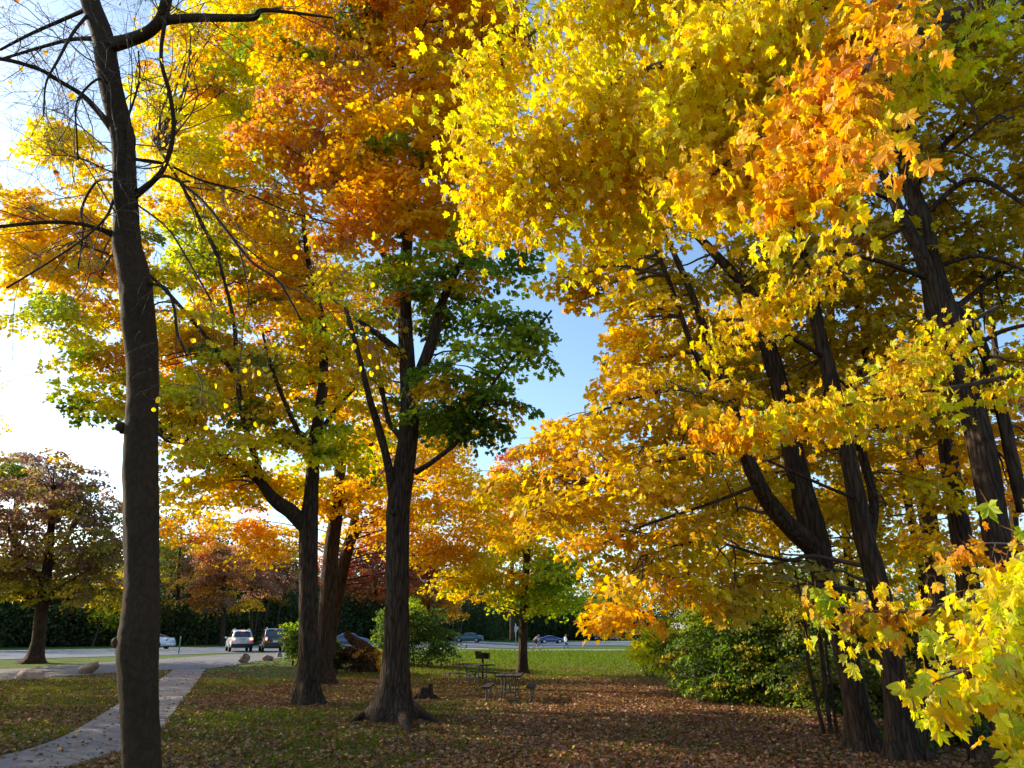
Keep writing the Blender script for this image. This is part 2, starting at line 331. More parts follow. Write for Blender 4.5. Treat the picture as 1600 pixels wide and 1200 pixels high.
# ================================================================ SETTING
def ground_material():
    m, n, l = new_mat('lawn'); b = n.new('ShaderNodeBsdfPrincipled'); o = n.new('ShaderNodeOutputMaterial'); l.new(b.outputs[0], o.inputs[0])
    b.inputs['Roughness'].default_value = .95; b.inputs['Specular IOR Level'].default_value = .1
    tc = n.new('ShaderNodeTexCoord'); at = n.new('ShaderNodeAttribute'); at.attribute_name = 'tint'
    def noise(sc, de=4, p=(0.35, .65)):
        z = n.new('ShaderNodeTexNoise'); z.inputs['Scale'].default_value = sc; z.inputs['Detail'].default_value = de; l.new(tc.outputs['Object'], z.inputs[0])
        c = n.new('ShaderNodeValToRGB'); l.new(z.outputs[0], c.inputs[0]); c.color_ramp.elements[0].position = p[0]; c.color_ramp.elements[1].position = p[1]; return c
    c1 = noise(.5); c1.color_ramp.elements[0].color = (.065, .115, .013, 1); c1.color_ramp.elements[1].color = (.10, .16, .017, 1)
    c2 = noise(7, 8); c2.color_ramp.elements[0].color = (.55, .6, .5, 1); c2.color_ramp.elements[1].color = (1.25, 1.2, 1.1, 1)
    mx = n.new('ShaderNodeMixRGB'); mx.blend_type = 'MULTIPLY'; mx.inputs[0].default_value = 1; l.new(c1.outputs[0], mx.inputs[1]); l.new(c2.outputs[0], mx.inputs[2])
    c3 = noise(18, 6, (.3, .7)); c3.color_ramp.elements[0].color = (.045, .028, .016, 1); c3.color_ramp.elements[1].color = (.15, .085, .045, 1)
    m2 = n.new('ShaderNodeMixRGB'); l.new(at.outputs['Fac'], m2.inputs[0]); l.new(mx.outputs[0], m2.inputs[1]); l.new(c3.outputs[0], m2.inputs[2])
    l.new(m2.outputs[0], b.inputs['Base Color'])
    bp = n.new('ShaderNodeBump'); bp.inputs[0].default_value = .8; bp.inputs['Distance'].default_value = .04
    z = n.new('ShaderNodeTexNoise'); z.inputs['Scale'].default_value = 22; z.inputs['Detail'].default_value = 5; l.new(tc.outputs['Object'], z.inputs[0]); l.new(z.outputs[0], bp.inputs['Height']); l.new(bp.outputs[0], b.inputs['Normal'])
    return m
def vnoise(x, y, sc, seed=0):
    x = np.asarray(x)*sc; y = np.asarray(y)*sc; i = np.floor(x); j = np.floor(y); fx = x-i; fy = y-j; fx = fx*fx*(3-2*fx); fy = fy*fy*(3-2*fy)
    def h(a, b): q = np.sin(a*127.1+b*311.7+seed*17.3)*43758.5453; return q-np.floor(q)
    return (h(i, j)*(1-fx)+h(i+1, j)*fx)*(1-fy)+(h(i, j+1)*(1-fx)+h(i+1, j+1)*fx)*fy
def litter(x, y):
    """how thickly fallen leaves lie at a place in the park (world metres)."""
    nz = np.clip(vnoise(x, y, .3)*.55+vnoise(x, y, 1.1, 3)*.45, 0, 1); nz = nz*.5+sst(.3, .7, nz)*.5
    d = np.zeros_like(np.asarray(x, float))+.20
    d += .95*sst(-11, -8, x)*sst(21, 25, y)*(1-sst(33, 37, y-.15*x))*(1-sst(4, 9, x+.0*y))       # under the three trunks
    d += .80*sst(-3.5, 1.5, x-(y-17)*.15)*(1-sst(25, 30, y-.1*x))                                  # the brown floor to the right
    d += .25*(1-sst(-9, -6.5, x))*(1-sst(28, 36, y))
    d += .22*(1-sst(13, 18, y))
    d += .25*sst(8, 11, x-(y-30)*.2)*(1-sst(34, 44, y))
    return np.clip(d*(.35+1.1*nz), 0, 1.15)
def axis_pts(fine, lo, hi, far):
    a = np.arange(lo, hi+.01, fine); return np.concatenate([[-far, -far*.5, lo*2.2-20], a, [hi*1.6+30, far*.5, far]]) if lo < 0 else np.concatenate([[-60, -20], a, [hi*1.5, far*.5, far]])
xs = axis_pts(.5, -45, 45, 1500); ys = axis_pts(.5, 0, 80, 2500)
X, Yg = np.meshgrid(xs, ys, indexing='ij'); Zg = G(X, Yg)+.012*(vnoise(X, Yg, .6, 5)-.5)*(Yg < 60)
i, j = np.meshgrid(np.arange(len(xs)-1), np.arange(len(ys)-1), indexing='ij'); ny = len(ys)
g = MB(); lt = np.where((Yg < 80) & (np.abs(X) < 46), np.clip(litter(X, Yg)*.95-.12, 0, 1), 0)
g.add(np.stack([X, Yg, Zg], -1).reshape(-1, 3), np.stack([i*ny+j, (i+1)*ny+j, (i+1)*ny+j+1, i*ny+j+1], -1).reshape(-1, 4), 0, np.repeat(lt.reshape(-1, 1), 3, 1))
ground = tag(g.build('ground', ground_material(), tint=True), kind='structure')

def sheet(name, A, B, mat, off=.02, na=80, nb=6, uv=True):
    """a sheet on the ground between two edges, each a list of photo points seen on the ground."""
    def edge(E): w = np.array([gnd(*e)[:2] for e in E]); return smooth_path(w, na)
    a, b = edge(A), edge(B); mb = MB(); t = np.linspace(0, 1, nb+1)[None, :, None]
    q = a[:, None]*(1-t)+b[:, None]*t; z = G(q[..., 0], q[..., 1])+off
    v = np.concatenate([q, z[..., None]], -1).reshape(-1, 3); i, j = np.meshgrid(np.arange(na-1), np.arange(nb), indexing='ij'); k = nb+1
    mb.add(v, np.stack([i*k+j, (i+1)*k+j, (i+1)*k+j+1, i*k+j+1], -1).reshape(-1, 4)); o = mb.build(name, mat)
    me = o.data; uvl = me.uv_layers.new(name='UVMap'); L = np.concatenate([[0], np.cumsum(np.linalg.norm(np.diff((a+b)/2, axis=0), axis=1))])
    U = np.stack([np.repeat(L[:, None], k, 1), np.repeat(np.linspace(0, 1, k)[None], na, 0)], -1).reshape(-1, 2)
    vi = np.zeros(len(me.loops), np.int32); me.loops.foreach_get('vertex_index', vi); uvl.data.foreach_set('uv', U[vi].astype(np.float32).ravel())
    if me.polygons[0].normal.z < 0: me.flip_normals()
    return tag(o, kind='structure')
def asphalt(name, c, sc=30, stretch=None):
    m, n, l = new_mat(name); b = n.new('ShaderNodeBsdfPrincipled'); o = n.new('ShaderNodeOutputMaterial'); l.new(b.outputs[0], o.inputs[0])
    tc = n.new('ShaderNodeTexCoord'); z = n.new('ShaderNodeTexNoise'); z.inputs['Scale'].default_value = sc; z.inputs['Detail'].default_value = 6
    z2 = n.new('ShaderNodeTexNoise'); z2.inputs['Scale'].default_value = .35; z2.inputs['Detail'].default_value = 3
    l.new(tc.outputs['Object'], z.inputs[0]); l.new(tc.outputs['Object'], z2.inputs[0])
    r1 = n.new('ShaderNodeValToRGB'); r1.color_ramp.elements[0].position = .3; r1.color_ramp.elements[1].position = .7; l.new(z.outputs[0], r1.inputs[0])
    r1.color_ramp.elements[0].color = tuple(a*.7 for a in c)+(1,); r1.color_ramp.elements[1].color = tuple(a*1.3 for a in c)+(1,)
    r2 = n.new('ShaderNodeValToRGB'); r2.color_ramp.elements[0].position = .35; r2.color_ramp.elements[1].position = .65; l.new(z2.outputs[0], r2.inputs[0])
    r2.color_ramp.elements[0].color = (.8, .8, .8, 1); r2.color_ramp.elements[1].color = (1.1, 1.1, 1.1, 1)
    mx = n.new('ShaderNodeMixRGB'); mx.blend_type = 'MULTIPLY'; mx.inputs[0].default_value = 1; l.new(r1.outputs[0], mx.inputs[1]); l.new(r2.outputs[0], mx.inputs[2]); l.new(mx.outputs[0], b.inputs['Base Color'])
    b.inputs['Roughness'].default_value = .75; bp = n.new('ShaderNodeBump'); bp.inputs[0].default_value = .5; bp.inputs['Distance'].default_value = .01; l.new(z.outputs[0], bp.inputs['Height']); l.new(bp.outputs[0], b.inputs['Normal'])
    return m
M_ROAD = asphalt('asphalt', (.085, .10, .125)); M_GRAVEL = asphalt('gravel', (.115, .105, .10), 9)
def concrete():
    m, n, l = new_mat('concrete'); b = n.new('ShaderNodeBsdfPrincipled'); o = n.new('ShaderNodeOutputMaterial'); l.new(b.outputs[0], o.inputs[0]); b.inputs['Roughness'].default_value = .9
    uv = n.new('ShaderNodeUVMap'); sp = n.new('ShaderNodeSeparateXYZ'); l.new(uv.outputs[0], sp.inputs[0])
    md = n.new('ShaderNodeMath'); md.operation = 'PINGPONG'; md.inputs[1].default_value = .8; l.new(sp.outputs[0], md.inputs[0])
    lt = n.new('ShaderNodeMath'); lt.operation = 'GREATER_THAN'; lt.inputs[1].default_value = .018; l.new(md.outputs[0], lt.inputs[0])
    tc = n.new('ShaderNodeTexCoord'); z = n.new('ShaderNodeTexNoise'); z.inputs['Scale'].default_value = 3; z.inputs['Detail'].default_value = 9; l.new(tc.outputs['Object'], z.inputs[0])
    r = n.new('ShaderNodeValToRGB'); r.color_ramp.elements[0].position = .3; r.color_ramp.elements[1].position = .75; l.new(z.outputs[0], r.inputs[0]); r.color_ramp.elements[0].color = (.14, .122, .118, 1); r.color_ramp.elements[1].color = (.25, .22, .21, 1)
    mx = n.new('ShaderNodeMixRGB'); l.new(lt.outputs[0], mx.inputs[0]); mx.inputs[1].default_value = (.05, .04, .035, 1); l.new(r.outputs[0], mx.inputs[2]); l.new(mx.outputs[0], b.inputs['Base Color'])
    bp = n.new('ShaderNodeBump'); bp.inputs[0].default_value = .6; bp.inputs['Distance'].default_value = .01; l.new(lt.outputs[0], bp.inputs['Height']); l.new(bp.outputs[0], b.inputs['Normal']); return m
near_e = [(-900, 1052), (-300, 1038), (0, 1031), (250, 1024), (440, 1018.5), (580, 1014.5), (720, 1010.8), (1000, 1009), (1200, 1008.6), (2000, 1012)]
far_e = [(-900, 1030), (-300, 1021), (0, 1016.5), (250, 1012.5), (440, 1009), (580, 1005), (720, 1002.5), (1000, 1001.6), (1200, 1002), (2000, 1005)]
def between(t, du=0): return [(a[0], a[1]*(1-t)+b[1]*t) for a, b in zip(near_e, far_e)]
sheet('road', near_e, far_e, M_ROAD, .025, 120, 8)
M_PAINT = plain('road_paint', (.72, .72, .70), .7, noise=.15)
sheet('lane_marking', between(.90), between(.935), M_PAINT, .032, 120, 1)
_rd = smooth_path(np.array([gnd(*e)[:2] for e in between(.42)]), 400)
mk = MB(); _L = np.concatenate([[0], np.cumsum(np.linalg.norm(np.diff(_rd, axis=0), axis=1))])
for k in range(0, int(_L[-1]/9)):
    q = [np.array([np.interp(k*9+t, _L, _rd[:, c]) for c in (0, 1)]) for t in (0, 1.5, 3)]; d = norm(q[2]-q[0]); nn = np.array([-d[1], d[0]])*.09
    v = []
    for p in q: v += [(*(p-nn), G(*(p-nn))+.034), (*(p+nn), G(*(p+nn))+.034)]
    mk.add(v, [[1, 0, 2, 3], [3, 2, 4, 5]])
tag(mk.build('lane_marking', M_PAINT), kind='structure')
sheet('gravel_drive', [(-700, 1068), (-300, 1056), (0, 1046), (120, 1038), (250, 1030), (320, 1025), (400, 1021), (475, 1018)],
      [(-700, 1110), (-300, 1083), (0, 1064), (185, 1051.5), (270, 1047), (335, 1044), (400, 1034), (475, 1025)], M_GRAVEL, .018, 90, 8)
PL = [(272, 1046.5), (232, 1073), (185, 1101), (140, 1129), (100, 1152), (35, 1175), (-60, 1194), (-230, 1214)]
PR = [(322, 1046), (300, 1076), (275, 1110), (244, 1147), (190, 1176), (110, 1200), (-20, 1232), (-260, 1272)]
path = sheet('path', PL, PR, concrete(), .03, 110, 6)
sheet('footpath', [(600, 1015.6), (800, 1015.2), (1100, 1015), (1500, 1015.2), (2200, 1016)], [(600, 1017), (800, 1016.5), (1100, 1016.2), (1500, 1016.4), (2200, 1017.2)], plain('pale_path', (.26, .25, .22), .9), .02, 90, 2)

# fallen leaves and grass blades: nobody could count them
def scatter(n, xr, yr, prob, seed):
    r = np.random.default_rng(seed); y = yr[0]*(yr[1]/yr[0])**r.random(n)
    x = (r.random(n)*2-1)*(y*.80+2); k = r.random(n) < prob(x, y); return x[k], y[k]
def on_path(x, y):
    u, v, w = project(np.stack([x, y, G(x, y)], -1)); vv = np.array([a[1] for a in PL]); 
    l = np.interp(v, [a[1] for a in PL], [a[0] for a in PL]); r_ = np.interp(v, [a[1] for a in PR], [a[0] for a in PR])
    drv = (v < np.interp(u, [-700, -300, 0, 185, 270, 335, 400, 475], [1110, 1083, 1064, 1051.5, 1047, 1044, 1034, 1025])) & (u < 475)
    return ((u > l) & (u < r_) & (v > 1046)), drv
x, y = scatter(900000, None, (9, 48), lambda x, y: litter(x, y)*np.where(on_path(x, y)[0], .04, 1)*np.where(on_path(x, y)[1], .02, 1)*(y/30)**.6*.8, 11)
print('fallen leaves', len(x)); 
for (bu, bv, rr_, nn_) in ((613, 1128, 1.3, 1500), (481, 1102, .9, 900), (502, 1070, .8, 500), (817, 1054, .8, 300), (1352, 1176, 1.4, 900), (1415, 1190, 1.2, 500), (664, 1094, .7, 300)):
    b_ = gnd(bu, bv); a_ = rng.random(nn_)*2*pi; d_ = .35*rr_+np.abs(rng.normal(0, .45, nn_))*rr_; x = np.append(x, b_[0]+np.cos(a_)*d_); y = np.append(y, b_[1]+np.sin(a_)*d_)
k = len(x); lm = MB(); r = rng
z = G(x, y)+.02+r.random(k)*.03+np.where(on_path(x, y)[0], .02, 0)
nr = np.array([0, 0, 1.])+r.normal(0, .35, (k, 3)); c = pick('brown6 mauve3', k)*r.uniform(.38, .95, (k, 1))
yl = r.random(k) < .012; c[yl] = (.75, .5, .06)
put_leaves(lm, np.stack([x, y, z], -1), nr, r.normal(size=(k, 3)), r.uniform(.05, .11, k), c, T_MID)
tag(lm.build('fallen_leaves', M_DRY, smooth=False, tint=True), 'brown fallen maple leaves lying over the grass and path', 'fallen leaves', kind='stuff')
x, y = scatter(620000, None, (10, 100), lambda x, y: np.clip(1.05-litter(x, y)*.6, .12, 1)*(1-sst(70, 100, y)*.8)*(~(on_path(x, y)[0] | on_path(x, y)[1]))*((x > -9+(y-30)*.12) | (y < 34))*(y < 88), 12)
k = len(x); gm = MB(); h = r.uniform(.03, .075, k)*(1+(y/110)); w = r.uniform(.004, .009, k)*(1+y/12); th = r.random(k)*pi; ln = r.normal(0, .4, (k, 2))*h[:, None]
b0 = np.stack([x-np.cos(th)*w, y-np.sin(th)*w, G(x, y)], -1); b1 = np.stack([x+np.cos(th)*w, y+np.sin(th)*w, G(x, y)], -1); tp = np.stack([x+ln[:, 0], y+ln[:, 1], G(x, y)+h], -1)
gc = np.array([.092, .140, .014])*r.uniform(.6, 1.6, (k, 1))+np.array([.05, .03, 0])*r.random((k, 1))
gm.add(np.stack([b0, b1, tp], 1).reshape(-1, 3), np.arange(3*k).reshape(-1, 3), 0, np.repeat(gc, 3, 0))
tag(gm.build('grass', M_BLADE, smooth=False, tint=True), 'short green grass of the park lawn', 'grass', kind='stuff')

DL, DN = 2.3, 1.65     # how many sprays, how many leaves on each
# ================================================================ TREES
# --- slender near tree, nearly bare
b = P(221, 1200, 4.55); t = Tree('bare_tree', 'slender nearly bare tree with smooth dark bark closest to the path', 'tree', (b[0], 4.55, 0), barkm=M_SMOOTH)
D = 4.55
pts = [(221, 1640, D, 64), (221, 1500, D, 60), (221, 1200, D, 56), (217, 1080, D, 57), (215, 1010, D, 60), (220, 960, D, 53), (222, 900, D, 50), (221, 800, D, 50), (220, 700, D, 49), (222, 640, D, 46), (223, 580, D, 45), (216, 500, D, 48), (211, 440, D, 47), (199, 385, D, 42), (197, 320, D, 34), (194, 260, D, 33), (190, 210, D, 33), (172, 130, D, 33), (161, 60, D, 31), (142, 5, D, 28), (120, -60, D, 25), (95, -150, D+.1, 20), (80, -260, D+.2, 12)]
t.limb(pts, 'trunk', 32, .035, n=170, knots=[(190, 1004, D-.02, .045), (193, 668, D-.03, .04)])
def br(pts): return t.limb(pts, 'branch', 8, .04)
B_ = [
 [(168, 72, D, 24), (205, 62, D-.1, 20), (235, 48, D-.2, 18), (252, 28, D-.25, 17), (258, 4, D-.3, 15), (262, -40, D-.35, 12), (280, -120, D-.4, 8)],
 [(256, 32, D-.25, 15), (300, 28, D-.35, 13), (350, 28, D-.45, 12), (395, 27, D-.5, 11), (410, 16, D-.55, 7), (460, 20, D-.6, 5), (520, 28, D-.7, 3)],
 [(205, 312, D, 10), (235, 287, D-.1, 9), (258, 258, D-.15, 8), (271, 205, D-.2, 7), (266, 150, D-.25, 7), (252, 95, D-.3, 6), (256, 45, D-.3, 6), (266, 5, D-.3, 5), (275, -50, D-.3, 4)],
 [(184, 215, D, 13), (160, 182, D-.05, 10), (130, 150, D-.1, 8), (95, 128, D-.2, 7), (60, 108, D-.3, 6.5), (0, 92, D-.4, 6), (-80, 90, D-.5, 5)],
 [(176, 366, D, 11), (150, 356, D-.1, 7), (110, 348, D-.2, 6), (60, 348, D-.3, 6), (0, 354, D-.4, 5.5), (-80, 360, D-.5, 5)],
 [(150, 60, D, 8), (110, 62, D+.1, 6), (60, 75, D+.2, 5), (0, 93, D+.3, 4)],
 [(145, 10, D, 8), (100, 30, D+.2, 6), (50, 52, D+.3, 5), (0, 78, D+.4, 4)],
 [(140, 20, D, 6), (115, 50, D-.2, 5), (90, 95, D-.3, 4), (72, 130, D-.3, 3), (68, 180, D-.3, 2)],
 [(212, 300, D, 6), (258, 275, D-.2, 5), (310, 308, D-.4, 5), (352, 358, D-.6, 5), (392, 408, D-.7, 4.5), (435, 440, D-.8, 4), (470, 500, D-.9, 2.5)],
 [(206, 248, D, 5), (258, 256, D+.2, 4), (310, 280, D+.3, 3.5), (380, 300, D+.4, 3), (450, 330, D+.5, 2.5), (520, 350, D+.6, 2)],
 [(228, 442, D, 6), (258, 450, D-.1, 5), (272, 480, D-.15, 4.5), (277, 520, D-.2, 4), (292, 556, D-.2, 2)],
 [(178, 280, D, 5), (150, 285, D+.2, 4), (128, 325, D+.3, 4), (130, 360, D+.3, 3), (122, 420, D+.3, 2)],
 [(178, 310, D, 5), (165, 340, D-.2, 4), (128, 375, D-.3, 3), (60, 420, D-.4, 2.5), (10, 450, D-.5, 2)],
 [(172, 130, D, 5), (150, 125, D-.2, 4), (120, 160, D-.3, 3), (120, 210, D-.3, 2.5), (122, 250, D-.3, 2)],
 [(196, 190, D, 5), (208, 160, D+.1, 3.5), (218, 120, D+.1, 3), (216, 80, D+.1, 2)],
 [(215, 320, D, 3), (260, 355, D-.3, 2.5), (290, 400, D-.4, 2), (330, 470, D-.5, 1.5)],
]
Q = [br(p) for p in B_]
# the dead stub beside the trunk and the ridge of old bark running down from it
t.limb([(203, 330, D-.04, 15), (204, 270, D-.05, 16), (205, 225, D-.05, 14), (203, 200, D-.05, 11)], 'stub', 10, .08)
t.limb([(186, 235, D-.05, 6), (180, 290, D-.07, 7), (190, 360, D-.08, 7), (199, 420, D-.085, 6), (200, 470, D-.08, 3)], 'bark_ridge', 8, .12)
tw = MB(); ends = []
def grow(p, d, L, r, dep):
    n = 5; q = [p]; 
    for i in range(n):
        d = norm(d+rng.normal(0, .20, 3)+np.array([0, 0, -.02])); q.append(q[-1]+d*L/n)
    q = np.array(q); tw.tube(q, np.linspace(r, max(r*.35, .0008), n+1), 4, cap=False)
    ends.append(q[-1]); ends.append(q[3])
    if dep > 0:
        for _ in range(rng.integers(2, 5)):
            a = q[rng.integers(1, n+1)]; grow(a, norm(d+rng.normal(0, .65, 3)), L*rng.uniform(.45, .8), r*.55, dep-1)
for qi, q in enumerate(Q):
    dirn = norm(np.gradient(q[:, :3], axis=0)); m = len(q)
    for _ in range(6 if qi != 10 else 2):
        k = rng.integers(m//4, m); grow(q[k, :3], norm(dirn[k]+rng.normal(0, .7, 3)*[1, .6, 1]+[0, .45, 0]), rng.uniform(.35, .8), min(.005, q[k, 3]*.6), 3)
for (u, v) in [(60, 20), (20, 160), (90, 210), (150, 100), (30, 240), (200, 20), (240, 140), (10, 40)]:
    a = t.sk[0][rng.integers(100, 140), :3]; e = P(u, v, D+rng.uniform(-.6, .8)); q = smooth_path(twig(a, e, .1, 6, .06), 12); tw.tube(q, np.linspace(.007, .0015, 12), 5, cap=False)
    for _ in range(3): grow(q[rng.integers(4, 12)], norm(e-a+rng.normal(0, .6, 3)*[1, .6, 1]+[0, .3, 0]), .5, .0028, 3)
tw.build('twigs', M_TWIG, t.o, loc=t.base)
ends = np.array(ends); k = rng.choice(len(ends), 150, replace=False)
u_, v_, _w = project(ends); wgt = np.where(u_ > 230, 1., .12); k = rng.choice(len(ends), 330, replace=False, p=wgt/wgt.sum()); k = k[:330]
lm = MB(); pos = ends[k]; nr = rng.normal(size=(330, 3)); nr[:, 2] *= .5
c = pick('yellow5 lemon1', 330); c[u_[k] < 200] = pick('rust2 orange1', int((u_[k] < 200).sum()))
put_leaves(lm, pos, nr, np.tile([0, 0, -1.], (330, 1))+rng.normal(0, .3, (330, 3)), rng.uniform(.026, .052, 330), c, T_ROUND)
# leaves that hang over the maples, in the open space to the right of the stem
pos = np.array([P(u, v, D+rng.uniform(-.9, .6)) for u, v in zip(rng.uniform(250, 560, 70), rng.uniform(60, 560, 70))])
j = np.array([ends[np.linalg.norm(ends-p, axis=1).argmin()] for p in pos])
for a, e in zip(j, pos): lm.tube(twig(a, e, .03, 5, .08), np.linspace(.0028, .0012, 5), 3, mi=1, cap=False)
put_leaves(lm, pos, rng.normal(size=(70, 3)), np.tile([0, 0, -1.], (70, 1))+rng.normal(0, .3, (70, 3)), rng.uniform(.028, .05, 70), pick('yellow5 lemon1', 70), T_ROUND)
lm.build('leaves', [M_LEAF, M_TWIG], t.o, smooth=False, tint=True, loc=t.base)

# --- maple in the middle of the view
Y = 18.6; t = Tree('maple_tree', 'tall maple with flared roots, its trunk left of the picnic tables', 'tree', gnd(613, 1128)); t.lsz = .17
Y = t.base[1]
t.limb([(613, 1138, Y, 60), (613, 1120, Y, 56), (615, 1095, Y, 50), (618, 1050, Y, 44), (620, 980, Y, 38), (621, 880, Y, 36), (622, 800, Y, 36), (629, 745, Y, 35), (637, 690, Y, 31), (640, 640, Y, 29), (637, 580, Y, 25), (633, 500, Y, 22), (633, 430, Y, 19), (640, 340, Y, 16), (655, 240, Y, 12), (660, 130, Y, 8), (650, 20, Y, 5)], 'trunk', 36, .03, True, n=150,
       knots=[(617, 800, Y-.28, .11)])
t.limb([(645, 625, Y, 22), (660, 575, Y-.2, 20), (676, 530, Y-.3, 18), (690, 475, Y-.5, 14), (715, 420, Y-.7, 11), (745, 385, Y-.9, 8), (790, 340, Y-1, 5)])
t.limb([(614, 775, Y, 14), (605, 720, Y-.4, 13), (592, 670, Y-.6, 12), (578, 625, Y-.9, 10), (562, 560, Y-1.2, 8), (540, 480, Y-1.5, 6)])
t.limb([(640, 700, Y, 14), (622, 678, Y+.3, 10), (605, 650, Y+.6, 8), (590, 560, Y+1, 6)])
t.limb([(650, 738, Y, 10), (675, 722, Y-.3, 8), (715, 690, Y-.6, 7), (745, 652, Y-.8, 6), (770, 600, Y-1, 5), (815, 545, Y-1.2, 4), (862, 485, Y-1.4, 3)])
t.limb([(633, 470, Y, 12), (600, 400, Y+.5, 9), (560, 340, Y+1, 6), (500, 260, Y+1.5, 4)])
t.limb([(636, 560, Y, 12), (600, 530, Y-1, 10), (560, 500, Y-1.6, 6)])
t.limb([(652, 260, Y, 9), (700, 200, Y-.5, 7), (760, 120, Y-1, 4)])
for (a, bb) in (((590, 1122), (545, 1132)), ((640, 1120), (690, 1134)), ((625, 1128), (640, 1150))):
    g0, g1 = gnd(*a), gnd(*bb); g0[2] += .12; g1[2] += .01; rb = MB(); rb.tube(smooth_path([g0+[0, .1, .1], (g0+g1)/2+[0, 0, .05], g1], 12), np.linspace(.17, .04, 12), 10, wob=.08); rb.build('root', M_BARK, t.o, loc=t.base)
t.lobes([
 (560, 40, Y, 130, 60, 3, 'amber4 orange1 yellow3'), (560, -110, Y, 160, 110, 3.5, 'amber4 orange2', .8), (730, -90, Y, 120, 110, 3, 'amber4 orange2', .8), (690, 60, Y, 120, 70, 3, 'orange2 amber4'), (700, 170, Y-1, 110, 90, 2.5, 'orange3 amber4 rust1'), (500, 110, Y, 110, 60, 3, 'amber3 yellow3 orange1'), (540, 200, Y, 110, 60, 3, 'rust3 orange1 amber3'),
 (460, 255, Y+1, 90, 60, 2.5, 'rust3 orange2 amber2'), (620, 260, Y-1, 140, 66, 3, 'orange2 rust1 amber5'), (560, 335, Y-1.5, 80, 44, 2, 'amber3 orange2 yellow2'),
 (700, 330, Y-1, 90, 56, 2.5, 'amber4 orange2 yellow1'), (600, 440, Y+.5, 90, 60, 2.5, 'lime4 yellow2 green1', .7), (700, 450, Y, 90, 70, 2.5, 'green4 deep1 lime1', .8),
 (820, 400, Y-1, 50, 34, 1.6, 'green4 lime1', .6), (800, 520, Y-1, 66, 56, 1.8, 'green5 deep1 lime1', .9), (730, 590, Y-.6, 80, 66, 2, 'green5 deep1 lime2', .8), (770, 640, Y-.8, 56, 42, 1.8, 'green5 deep1', .8),
 (700, 650, Y, 50, 50, 2, 'green4 lime1', .7), (560, 540, Y, 60, 60, 2, 'yellow3 amber2 lime1', .7), (590, 620, Y+1, 60, 40, 2, 'amber2 yellow2 green1', .6),
 (760, 40, Y-1, 60, 60, 2, 'orange2 amber3')], nleaf=70, layers=3.6)
t.done()
# --- forked maple to its left
t = Tree('maple_tree', 'forked maple with a thick low limb to the left, standing nearest the boulders', 'tree', gnd(481, 1102)); t.lsz = .17; Y = t.base[1]
t.limb([(481, 1110, Y, 40), (481, 1090, Y, 35), (482, 1050, Y, 32), (482, 980, Y, 29), (482, 900, Y, 28), (482, 850, Y, 29), (483, 812, Y, 27), (487, 760, Y, 21), (492, 690, Y, 19), (500, 640, Y, 17), (506, 580, Y, 14), (503, 500, Y, 11), (480, 400, Y, 8), (470, 280, Y, 5)], 'trunk', 32, .03, True, n=130)
t.limb([(480, 825, Y, 25), (455, 800, Y-.3, 23), (430, 782, Y-.6, 20), (408, 752, Y-.9, 14), (400, 720, Y-1, 11), (382, 660, Y-1.2, 9), (371, 590, Y-1.4, 8), (365, 500, Y-1.6, 6), (340, 400, Y-2, 4)])
t.limb([(488, 712, Y, 10), (465, 672, Y-.5, 8), (448, 635, Y-.7, 7), (428, 585, Y-1, 6), (410, 520, Y-1.2, 4)])
t.limb([(425, 775, Y-.6, 9), (380, 735, Y-1, 6), (320, 700, Y-1.5, 4), (260, 690, Y-2, 3)])
t.limb([(495, 680, Y, 9), (525, 640, Y+.5, 6), (560, 600, Y+1, 4)])
t.limb([(371, 590, Y-1.4, 7), (300, 500, Y-2, 6), (220, 420, Y-2.5, 5), (120, 380, Y-3, 3)])
t.limb([(340, 400, Y-2, 6), (290, 300, Y-2, 5), (240, 220, Y-2, 3)])
